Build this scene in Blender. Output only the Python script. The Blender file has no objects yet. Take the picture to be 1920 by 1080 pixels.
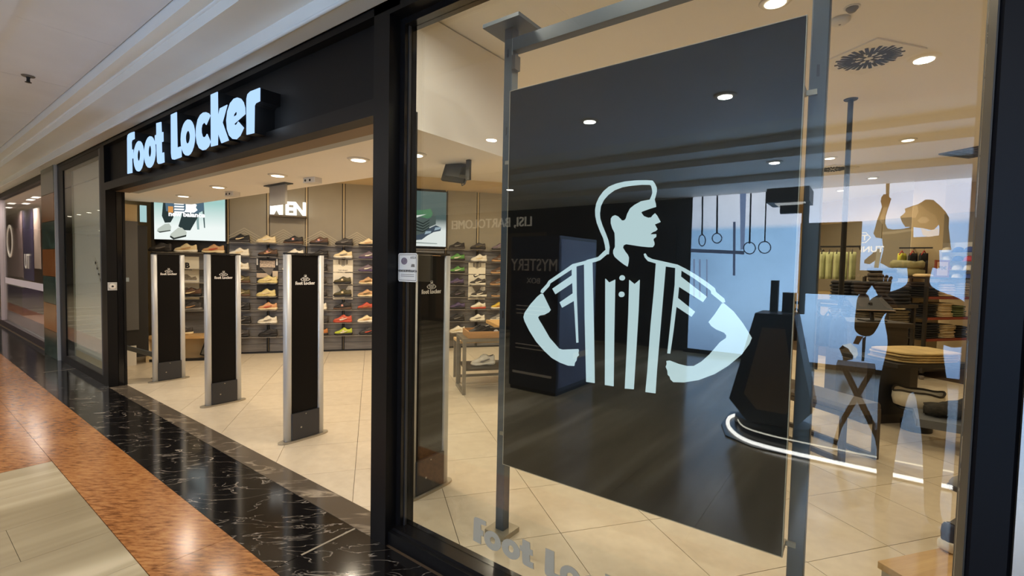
import bpy, bmesh, math, random
from mathutils import Vector, Matrix
from mathutils.geometry import tessellate_polygon
random.seed(7)
SC = bpy.context.scene
COL = SC.collection
PI = math.pi

# ------------------------------------------------------------------ camera, world, exposure, main lights
CAMR = ((0.80050922, 0.59897846, 0.0202432), (-0.04239452, 0.02290153, 0.99883844), (-0.59781911, 0.80043758, -0.04372629))
cam_d = bpy.data.cameras.new('camera'); cam = bpy.data.objects.new('camera', cam_d); COL.objects.link(cam)
cam_d.sensor_fit = 'HORIZONTAL'; cam_d.sensor_width = 36; cam_d.lens = 890.895 / 1920 * 36
cam_d.clip_start = .02; cam_d.clip_end = 200
r, u, f = (Vector(v) for v in CAMR)
cam.matrix_world = Matrix(((r.x, u.x, -f.x, 0), (r.y, u.y, -f.y, 0), (r.z, u.z, -f.z, 1.6), (0, 0, 0, 1)))
SC.camera = cam
w = bpy.data.worlds.new('world'); SC.world = w; w.use_nodes = True
w.node_tree.nodes['Background'].inputs[0].default_value = (.9, .85, .8, 1)
w.node_tree.nodes['Background'].inputs[1].default_value = .12
SC.view_settings.view_transform = 'Standard'; SC.view_settings.look = 'None'
SC.view_settings.gamma = 1; SC.view_settings.use_curve_mapping = False
SC.view_settings.exposure = 0.0
cy = SC.cycles
cy.use_denoising = True; cy.max_bounces = 9; cy.diffuse_bounces = 4; cy.glossy_bounces = 5
cy.transparent_max_bounces = 24; cy.transmission_bounces = 6; cy.sample_clamp_indirect = 6; cy.caustics_reflective = False

WARM = (1.0, .85, .645)
MALL = (1.0, .95, .90)
STORE_W, MALL_W = 13.2, 23.0
LED = 1.3
def lamp(x, y, z, watts, color, name, angle=165, radius=.05):
    l = bpy.data.lights.new(name, 'AREA'); l.energy = watts; l.color = color; l.shape = 'DISK'; l.size = radius * 2; l.spread = math.radians(angle)
    o = bpy.data.objects.new(name, l); o.location = (x, y, z); COL.objects.link(o); return o

# ------------------------------------------------------------------ materials
def lin(c):
    return tuple((v / 12.92 if v <= .04045 else ((v + .055) / 1.055) ** 2.4) for v in (x / 255 for x in c))
def newmat(name):
    m = bpy.data.materials.new(name); m.use_nodes = True
    nt = m.node_tree; b = nt.nodes.get('Principled BSDF'); return m, nt, b
def M(name, c, rough=.5, metal=0., spec=.5, var=0., scale=8., stretch=None, bump=0., emit=0., coat=0.):
    """plain procedural surface: colour c (sRGB 0-255) with a noise variation var and fine relief bump"""
    m, nt, b = newmat(name); L = lin(c)
    b.inputs['Base Color'].default_value = (*L, 1); b.inputs['Roughness'].default_value = rough
    b.inputs['Metallic'].default_value = metal; b.inputs['Specular IOR Level'].default_value = spec
    if coat: b.inputs['Coat Weight'].default_value = coat; b.inputs['Coat Roughness'].default_value = .05
    if emit:
        b.inputs['Emission Color'].default_value = (*L, 1); b.inputs['Emission Strength'].default_value = emit
    if var or bump:
        tc = nt.nodes.new('ShaderNodeTexCoord'); mp = nt.nodes.new('ShaderNodeMapping')
        if stretch: mp.inputs['Scale'].default_value = stretch
        n = nt.nodes.new('ShaderNodeTexNoise'); n.inputs['Scale'].default_value = scale; n.inputs['Detail'].default_value = 5
        nt.links.new(tc.outputs['Object'], mp.inputs[0]); nt.links.new(mp.outputs[0], n.inputs['Vector'])
        if var:
            rp = nt.nodes.new('ShaderNodeValToRGB'); e = rp.color_ramp.elements
            e[0].position = .3; e[1].position = .7
            e[0].color = (*(v * (1 - var) for v in L), 1); e[1].color = (*(min(1, v * (1 + var)) for v in L), 1)
            nt.links.new(n.outputs['Fac'], rp.inputs[0]); nt.links.new(rp.outputs[0], b.inputs['Base Color'])
        if bump:
            bp = nt.nodes.new('ShaderNodeBump'); bp.inputs['Strength'].default_value = bump; bp.inputs['Distance'].default_value = .01
            nt.links.new(n.outputs['Fac'], bp.inputs['Height']); nt.links.new(bp.outputs[0], b.inputs['Normal'])
    return m
def EM(name, c, strength, lincol=None):
    m, nt, b = newmat(name); nt.nodes.remove(b)
    e = nt.nodes.new('ShaderNodeEmission'); e.inputs[0].default_value = (*(lincol or lin(c)), 1); e.inputs[1].default_value = strength
    nt.links.new(e.outputs[0], nt.nodes['Material Output'].inputs[0]); return m
def glassmat(name, ior=1.6, tint=(.95, .97, .95)):
    """sheet glass: fresnel mix of clear transmission and mirror, same index from both sides of the sheet"""
    m, nt, b = newmat(name); nt.nodes.remove(b)
    g = nt.nodes.new('ShaderNodeNewGeometry'); mx = nt.nodes.new('ShaderNodeMix'); mx.data_type = 'FLOAT'
    mx.inputs['A'].default_value = ior; mx.inputs['B'].default_value = 1 / ior
    fr = nt.nodes.new('ShaderNodeFresnel'); t = nt.nodes.new('ShaderNodeBsdfTransparent'); gl = nt.nodes.new('ShaderNodeBsdfGlossy')
    t.inputs[0].default_value = (*tint, 1); gl.inputs['Roughness'].default_value = 0
    ms = nt.nodes.new('ShaderNodeMixShader')
    nt.links.new(g.outputs['Backfacing'], mx.inputs['Factor']); nt.links.new(mx.outputs['Result'], fr.inputs['IOR'])
    nt.links.new(fr.outputs[0], ms.inputs[0]); nt.links.new(t.outputs[0], ms.inputs[1]); nt.links.new(gl.outputs[0], ms.inputs[2])
    nt.links.new(ms.outputs[0], nt.nodes['Material Output'].inputs[0]); return m
def tilemat(name, c1, c2, rough, scale=(2, 2, 2), nscale=3., rnd=.06):
    m, nt, b = newmat(name)
    tc = nt.nodes.new('ShaderNodeTexCoord'); mp = nt.nodes.new('ShaderNodeMapping'); mp.inputs['Scale'].default_value = scale
    oi = nt.nodes.new('ShaderNodeObjectInfo'); ad = nt.nodes.new('ShaderNodeVectorMath'); ad.operation = 'ADD'
    sc = nt.nodes.new('ShaderNodeVectorMath'); sc.operation = 'SCALE'; sc.inputs['Scale'].default_value = 40
    cb = nt.nodes.new('ShaderNodeCombineXYZ')
    nt.links.new(oi.outputs['Random'], cb.inputs[0]); nt.links.new(oi.outputs['Random'], cb.inputs[1]); nt.links.new(cb.outputs[0], sc.inputs[0])
    nt.links.new(tc.outputs['Object'], mp.inputs[0]); nt.links.new(mp.outputs[0], ad.inputs[0]); nt.links.new(sc.outputs[0], ad.inputs[1])
    n = nt.nodes.new('ShaderNodeTexNoise'); n.inputs['Scale'].default_value = nscale; n.inputs['Detail'].default_value = 7; n.inputs['Roughness'].default_value = .6
    nt.links.new(ad.outputs[0], n.inputs['Vector'])
    rp = nt.nodes.new('ShaderNodeValToRGB'); e = rp.color_ramp.elements; e[0].position = .35; e[1].position = .68
    e[0].color = (*lin(c1), 1); e[1].color = (*lin(c2), 1); nt.links.new(n.outputs['Fac'], rp.inputs[0])
    hv = nt.nodes.new('ShaderNodeHueSaturation'); mr = nt.nodes.new('ShaderNodeMapRange')
    mr.inputs['To Min'].default_value = 1 - rnd; mr.inputs['To Max'].default_value = 1 + rnd
    nt.links.new(oi.outputs['Random'], mr.inputs['Value']); nt.links.new(mr.outputs[0], hv.inputs['Value']); nt.links.new(rp.outputs[0], hv.inputs['Color'])
    nt.links.new(hv.outputs[0], b.inputs['Base Color']); b.inputs['Roughness'].default_value = rough
    return m
def marble(name, base, vein, rough, amount=.012, scale=2.2):
    m, nt, b = newmat(name)
    tc = nt.nodes.new('ShaderNodeTexCoord'); mp = nt.nodes.new('ShaderNodeMapping')
    mp.vector_type = 'TEXTURE'; mp.inputs['Rotation'].default_value = (0, 0, .75); mp.inputs['Scale'].default_value = (1, .36, 1)
    geo = nt.nodes.new('ShaderNodeNewGeometry'); nt.links.new(geo.outputs['Position'], mp.inputs[0])
    n1 = nt.nodes.new('ShaderNodeTexNoise'); n1.inputs['Scale'].default_value = scale; n1.inputs['Detail'].default_value = 6; n1.inputs['Distortion'].default_value = 1.2
    n2 = nt.nodes.new('ShaderNodeTexNoise'); n2.inputs['Scale'].default_value = scale * 1.4; n2.inputs['Detail'].default_value = 3
    for n in (n1, n2): nt.links.new(mp.outputs[0], n.inputs['Vector'])
    s = nt.nodes.new('ShaderNodeMath'); s.operation = 'SUBTRACT'; s.inputs[1].default_value = .5; nt.links.new(n1.outputs['Fac'], s.inputs[0])
    a = nt.nodes.new('ShaderNodeMath'); a.operation = 'ABSOLUTE'; nt.links.new(s.outputs[0], a.inputs[0])
    mr = nt.nodes.new('ShaderNodeMapRange'); mr.inputs['From Min'].default_value = 0; mr.inputs['From Max'].default_value = amount
    mr.inputs['To Min'].default_value = 1; mr.inputs['To Max'].default_value = 0; nt.links.new(a.outputs[0], mr.inputs['Value'])
    mk = nt.nodes.new('ShaderNodeMapRange'); mk.inputs['From Min'].default_value = .40; mk.inputs['From Max'].default_value = .60; nt.links.new(n2.outputs['Fac'], mk.inputs['Value'])
    mu = nt.nodes.new('ShaderNodeMath'); mu.operation = 'MULTIPLY'; nt.links.new(mr.outputs[0], mu.inputs[0]); nt.links.new(mk.outputs[0], mu.inputs[1])
    mx = nt.nodes.new('ShaderNodeMix'); mx.data_type = 'RGBA'; mx.inputs['A'].default_value = (*lin(base), 1); mx.inputs['B'].default_value = (*lin(vein), 1)
    nt.links.new(mu.outputs[0], mx.inputs['Factor']); nt.links.new(mx.outputs['Result'], b.inputs['Base Color'])
    b.inputs['Roughness'].default_value = rough; return m
def granite(name, c0, c1, c2, rough):
    m, nt, b = newmat(name)
    geo = nt.nodes.new('ShaderNodeNewGeometry'); mp = nt.nodes.new('ShaderNodeMapping')
    mp.vector_type = 'TEXTURE'; mp.inputs['Rotation'].default_value = (0, 0, .62); mp.inputs['Scale'].default_value = (1 / 12, 1 / 48, .1); nt.links.new(geo.outputs['Position'], mp.inputs[0])
    n = nt.nodes.new('ShaderNodeTexNoise'); n.inputs['Scale'].default_value = 1; n.inputs['Detail'].default_value = 5; n.inputs['Roughness'].default_value = .65
    n2 = nt.nodes.new('ShaderNodeTexNoise'); n2.inputs['Scale'].default_value = 1.5
    nt.links.new(mp.outputs[0], n.inputs['Vector']); nt.links.new(geo.outputs['Position'], n2.inputs['Vector'])
    rp = nt.nodes.new('ShaderNodeValToRGB'); e = rp.color_ramp.elements; e[0].position = .36; e[1].position = .66
    e[0].color = (*lin(c0), 1); e[1].color = (*lin(c2), 1); k = e.new(.5); k.color = (*lin(c1), 1)
    ad = nt.nodes.new('ShaderNodeMath'); ad.operation = 'MULTIPLY_ADD'; ad.inputs[1].default_value = .3; ad.inputs[2].default_value = -.15
    a2 = nt.nodes.new('ShaderNodeMath'); nt.links.new(n2.outputs['Fac'], ad.inputs[0]); nt.links.new(ad.outputs[0], a2.inputs[0]); nt.links.new(n.outputs['Fac'], a2.inputs[1])
    nt.links.new(a2.outputs[0], rp.inputs[0]); nt.links.new(rp.outputs[0], b.inputs['Base Color'])
    b.inputs['Roughness'].default_value = rough; return m
def striped(name, c0, c1, c2, rough):
    """travertine-like slab with soft bands running across the corridor"""
    m, nt, b = newmat(name)
    geo = nt.nodes.new('ShaderNodeNewGeometry'); mp = nt.nodes.new('ShaderNodeMapping'); mp.inputs['Scale'].default_value = (3.0, .25, 1)
    nt.links.new(geo.outputs['Position'], mp.inputs[0])
    n = nt.nodes.new('ShaderNodeTexNoise'); n.inputs['Scale'].default_value = 1; n.inputs['Detail'].default_value = 3; n.inputs['Distortion'].default_value = .4
    nt.links.new(mp.outputs[0], n.inputs['Vector'])
    rp = nt.nodes.new('ShaderNodeValToRGB'); e = rp.color_ramp.elements; e[0].position = .38; e[1].position = .66
    e[0].color = (*lin(c0), 1); e[1].color = (*lin(c2), 1); k = e.new(.52); k.color = (*lin(c1), 1)
    nt.links.new(n.outputs['Fac'], rp.inputs[0]); nt.links.new(rp.outputs[0], b.inputs['Base Color']); b.inputs['Roughness'].default_value = rough
    return m
def wood(name, c0, c1, rough=.45):
    m, nt, b = newmat(name)
    tc = nt.nodes.new('ShaderNodeTexCoord'); mp = nt.nodes.new('ShaderNodeMapping'); mp.inputs['Scale'].default_value = (2, 26, 26)
    n = nt.nodes.new('ShaderNodeTexNoise'); n.inputs['Scale'].default_value = 1.2; n.inputs['Detail'].default_value = 5; n.inputs['Distortion'].default_value = .6
    nt.links.new(tc.outputs['Object'], mp.inputs[0]); nt.links.new(mp.outputs[0], n.inputs['Vector'])
    rp = nt.nodes.new('ShaderNodeValToRGB'); e = rp.color_ramp.elements; e[0].position = .3; e[1].position = .7
    e[0].color = (*lin(c0), 1); e[1].color = (*lin(c1), 1); nt.links.new(n.outputs['Fac'], rp.inputs[0])
    nt.links.new(rp.outputs[0], b.inputs['Base Color']); b.inputs['Roughness'].default_value = rough; return m
def screenmat(name, bottom, top, z0, z1, strength, lo=0., hi=1.):
    """lit screen or print: emission graded between two colours over the height of the image"""
    m, nt, b = newmat(name); nt.nodes.remove(b)
    tc = nt.nodes.new('ShaderNodeTexCoord'); sp = nt.nodes.new('ShaderNodeSeparateXYZ'); nt.links.new(tc.outputs['Object'], sp.inputs[0])
    mr = nt.nodes.new('ShaderNodeMapRange'); mr.inputs['From Min'].default_value = z0; mr.inputs['From Max'].default_value = z1
    nt.links.new(sp.outputs['Z'], mr.inputs['Value'])
    rp = nt.nodes.new('ShaderNodeValToRGB'); e = rp.color_ramp.elements; e[0].position = lo; e[1].position = hi
    e[0].color = (*bottom, 1); e[1].color = (*top, 1); nt.links.new(mr.outputs[0], rp.inputs[0])
    em = nt.nodes.new('ShaderNodeEmission'); em.inputs[1].default_value = strength; nt.links.new(rp.outputs[0], em.inputs[0])
    nt.links.new(em.outputs[0], nt.nodes['Material Output'].inputs[0]); return m

black_frame = M('black_powder_coat', (15, 14, 15), .42, spec=.28)
black_gloss = M('black_lacquer', (22, 21, 22), .16)
recess_black = M('fascia_recess_black', (16, 14, 14), .6, spec=.3)
alu = M('brushed_aluminium', (206, 206, 204), .42, .3, var=.06, scale=30, stretch=(1, 1, .05))
steel = M('grey_painted_steel', (70, 76, 80), .45, .1, var=.04)
dark_steel = M('dark_steel', (62, 56, 50), .45, .4)
zinc = M('zinc_plate', (170, 160, 140), .4, .5)
gate_black = M('gate_black', (14, 11, 9), .55, spec=.15)
gate_kick = M('gate_kick_plate', (46, 46, 48), .45)
white_paint = M('white_ceiling_paint', (250, 244, 236), .8, var=.015, scale=1.5)
mall_paint = M('mall_ceiling_paint', (232, 238, 250), .75, var=.03, scale=2.2)
cove_paint = M('cove_paint', (240, 244, 244), .6, var=.02, scale=2)
joint_line = M('ceiling_joint', (120, 108, 100), .8)
store_tile = tilemat('porcelain_tile', (208, 192, 166), (219, 204, 178), .30, nscale=5, rnd=.03)
grout = M('grout', (84, 66, 46), .9)
black_marble = marble('black_marble', (20, 18, 18), (160, 150, 138), .10, amount=.014, scale=2.6)
threshold_stone = marble('threshold_stone', (96, 86, 74), (170, 156, 136), .12, amount=.03, scale=1.5)
red_granite = granite('red_granite', (118, 72, 38), (166, 110, 62), (188, 134, 82), .17)
beige_stone = striped('beige_stone', (150, 136, 108), (170, 156, 126), (204, 190, 160), .15)
green_marble = marble('green_marble', (42, 60, 54), (84, 106, 96), .15, amount=.06, scale=4)
brown_marble = marble('brown_marble', (122, 72, 34), (158, 106, 62), .18, amount=.08, scale=4)
khaki = M('khaki_wall_panel', (152, 142, 122), .6, var=.03, scale=5)
khaki_line = M('chevron_relief', (188, 174, 146), .6)
slat_grey = wood('grey_slat_wood', (104, 100, 98), (134, 130, 126), .5)
shelf_grey = M('grey_shelf', (140, 134, 126), .45)
upright_tan = M('tan_upright', (186, 166, 130), .5)
near_black = M('near_black', (18, 16, 15), .5)
oak = wood('light_oak', (190, 148, 92), (214, 174, 116))
tray_wood = wood('tray_wood', (176, 128, 78), (202, 154, 102))
dark_wood = wood('dark_brown_wood', (46, 38, 30), (60, 50, 40))
red_edge = M('red_shelf_edge', (136, 60, 42), .5)
beige_wall = M('beige_wall', (212, 190, 150), .8)
grey_panel = M('dark_grey_panel', (84, 82, 80), .5)
offwhite = M('offwhite_board', (214, 208, 196), .7)
paper_cream = M('cream_poster_paper', (248, 238, 214), .6)
print_dark = M('dark_print', (38, 34, 32), .6)
print_grey = M('grey_print', (120, 112, 104), .6)
print_white = M('white_print', (236, 230, 220), .6)
white_plastic = M('white_plastic', (228, 224, 216), .4)
glass = glassmat('shop_glass', 1.75)
glass_left = glassmat('shop_glass_side', 1.5)
acrylic = glassmat('clear_acrylic', 1.45, (.93, .95, .93))
panel_black = M('panel_black_acrylic', (17, 15, 14), .3, spec=.10)
logo_white = EM('logo_backlit_white', (206, 232, 240), .92)
sign_white = EM('sign_letter_light', (176, 212, 255), 1.15)
sign_side = M('sign_letter_return', (12, 12, 14), .5)
men_white = EM('men_sign_light', (255, 250, 240), 1.6)
lens_warm = EM('downlight_lens', (255, 244, 222), 6)
lens_mall = EM('mall_downlight_lens', (255, 246, 224), 7)
ring_white = M('downlight_ring', (235, 228, 214), .5)
frosted = M('frosted_vinyl', (176, 168, 148), .7)

# ------------------------------------------------------------------ mesh helpers
class MB:
    def __init__(s): s.v = []; s.f = []; s.m = []
    def add(s, vs, fs, mi=0):
        b = len(s.v); s.v += [tuple(v) for v in vs]; s.f += [tuple(b + i for i in q) for q in fs]; s.m += [mi] * len(fs); return s
    def box(s, x0, x1, y0, y1, z0, z1, mi=0, bev=0.):
        if bev:
            p = [(x0 + bev, y0), (x1 - bev, y0), (x1, y0 + bev), (x1, y1 - bev), (x1 - bev, y1), (x0 + bev, y1), (x0, y1 - bev), (x0, y0 + bev)]
            return s.prism(p, z0, z1, mi)
        v = [(x, y, z) for z in (z0, z1) for y in (y0, y1) for x in (x0, x1)]
        return s.add(v, [(0, 2, 3, 1), (4, 5, 7, 6), (0, 1, 5, 4), (2, 6, 7, 3), (0, 4, 6, 2), (1, 3, 7, 5)], mi)
    def prism(s, p, z0, z1, mi=0):
        n = len(p); s.add([(a, b, z) for z in (z0, z1) for a, b in p], [tuple(range(n - 1, -1, -1)), tuple(range(n, 2 * n))] + [(i, (i + 1) % n, n + (i + 1) % n, n + i) for i in range(n)], mi); return s
    def plate(s, polys, y0, y1, mi=0, side=None):
        """outline(s) in x,z (first outer, rest holes) made a plate between y0 (front) and y1"""
        flat = [q for p in polys for q in p]; n = len(flat)
        tr = tessellate_polygon([[Vector((a, b, 0)) for a, b in p] for p in polys])
        fs = [t for t in tr] + [tuple(n + i for i in reversed(t)) for t in tr]; s.add([(a, y, b) for y in (y0, y1) for a, b in flat], fs, mi)
        base = len(s.v) - 2 * n; k = 0
        for p in polys:
            m = len(p)
            for i in range(m):
                j = (i + 1) % m; s.f.append((base + k + i, base + k + j, base + n + k + j, base + n + k + i)); s.m.append(mi if side is None else side)
            k += m
        return s
    def tube(s, pts, r, n=8, mi=0, caps=True):
        pts = [Vector(p) for p in pts]; rings = []
        for i, p in enumerate(pts):
            d = (pts[min(i + 1, len(pts) - 1)] - pts[max(i - 1, 0)]).normalized()
            a = d.cross(Vector((0, 0, 1)) if abs(d.z) < .9 else Vector((1, 0, 0))).normalized(); b = d.cross(a)
            rr = r[i] if isinstance(r, (list, tuple)) else r
            rings.append([p + a * math.cos(2 * PI * k / n) * rr + b * math.sin(2 * PI * k / n) * rr for k in range(n)])
        fs = [(i * n + k, i * n + (k + 1) % n, (i + 1) * n + (k + 1) % n, (i + 1) * n + k) for i in range(len(pts) - 1) for k in range(n)]
        if caps: fs += [tuple(range(n - 1, -1, -1)), tuple((len(pts) - 1) * n + k for k in range(n))]
        return s.add([v for q in rings for v in q], fs, mi)
    def bar(s, a, b, wdt, hgt, mi=0):
        a, b = Vector(a), Vector(b); d = (b - a).normalized()
        x = d.cross(Vector((0, 0, 1)) if abs(d.z) < .9 else Vector((0, 1, 0))).normalized(); y = d.cross(x)
        v = [p + x * i * wdt / 2 + y * j * hgt / 2 for p in (a, b) for j in (-1, 1) for i in (-1, 1)]
        return s.add(v, [(0, 2, 3, 1), (4, 5, 7, 6), (0, 1, 5, 4), (2, 6, 7, 3), (0, 4, 6, 2), (1, 3, 7, 5)], mi)
    def lathe(s, prof, n=20, c=(0, 0), mi=0):
        v = [(c[0] + r_ * math.cos(2 * PI * k / n), c[1] + r_ * math.sin(2 * PI * k / n), z) for r_, z in prof for k in range(n)]
        fs = [(i * n + k, i * n + (k + 1) % n, (i + 1) * n + (k + 1) % n, (i + 1) * n + k) for i in range(len(prof) - 1) for k in range(n)]
        fs += [tuple(range(n - 1, -1, -1)), tuple((len(prof) - 1) * n + k for k in range(n))]; return s.add(v, fs, mi)
    def loft(s, rings, mi=0, closed=True):
        n = len(rings[0]); fs = [(i * n + k, i * n + (k + 1) % n, (i + 1) * n + (k + 1) % n, (i + 1) * n + k) for i in range(len(rings) - 1) for k in range(n)]
        if closed: fs += [tuple(range(n - 1, -1, -1)), tuple((len(rings) - 1) * n + k for k in range(n))]
        return s.add([v for q in rings for v in q], fs, mi)
    def mesh(s, name, mats, smooth=False):
        me = bpy.data.meshes.new(name); me.from_pydata(s.v, [], s.f)
        for m in (mats if isinstance(mats, (list, tuple)) else [mats]): me.materials.append(m)
        for p, mi in zip(me.polygons, s.m): p.material_index = mi; p.use_smooth = smooth
        bm = bmesh.new(); bm.from_mesh(me); bmesh.ops.recalc_face_normals(bm, faces=bm.faces); bm.to_mesh(me); bm.free(); return me
    def build(s, name, mats, parent=None, smooth=False, loc=None, rotz=0.):
        return put(name, s.mesh(name, mats, smooth), parent, loc, rotz)
def put(name, me, parent=None, loc=None, rotz=0.):
    o = bpy.data.objects.new(name, me); COL.objects.link(o)
    if parent: o.parent = parent
    if loc: o.location = loc
    if rotz: o.rotation_euler = (0, 0, rotz)
    return o
def tag(o, label, cat, group=None):
    o['label'] = label; o['category'] = cat
    if group: o['group'] = group
    return o
def thing(name, label, cat, loc=(0, 0, 0), rotz=0., group=None):
    o = bpy.data.objects.new(name, None); COL.objects.link(o); o.location = loc; o.rotation_euler = (0, 0, rotz); o.empty_display_size = .1
    return tag(o, label, cat, group)
def struct(o): o['kind'] = 'structure'; return o
def box(name, x0, x1, y0, y1, z0, z1, m, parent=None, bev=0.): return MB().box(x0, x1, y0, y1, z0, z1, 0, bev).build(name, m, parent)
def text_mesh(s, size, bold=.0, depth=.002, align='CENTER', sx=1.0):
    """flat lettering standing in the x,z plane, front at -y"""
    c = bpy.data.curves.new('lettering', 'FONT'); c.body = s; c.size = size; c.offset = bold; c.extrude = depth / 2; c.align_x = align; c.resolution_u = 3
    o = bpy.data.objects.new('lettering', c); COL.objects.link(o); dg = bpy.context.evaluated_depsgraph_get()
    me = bpy.data.meshes.new_from_object(o.evaluated_get(dg)); bpy.data.objects.remove(o); bpy.data.curves.remove(c)
    me.transform(Matrix.Scale(sx, 4, (1, 0, 0))); me.transform(Matrix.Rotation(PI / 2, 4, 'X')); me.materials.clear(); return me
def lettering(name, s, size, m, parent, loc, rotz=0., **k):
    me = text_mesh(s, size, **k); me.materials.append(m); return put(name, me, parent, loc, rotz)
def dup(root, loc, rotz=None, label=None):
    c = root.copy(); COL.objects.link(c); c.location = loc
    if rotz is not None: c.rotation_euler = (0, 0, rotz)
    if label: c['label'] = label
    for ch in list(root.children):
        d = ch.copy(); COL.objects.link(d); d.parent = c
        for g in list(ch.children):
            e = g.copy(); COL.objects.link(e); e.parent = d
    return c

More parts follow.
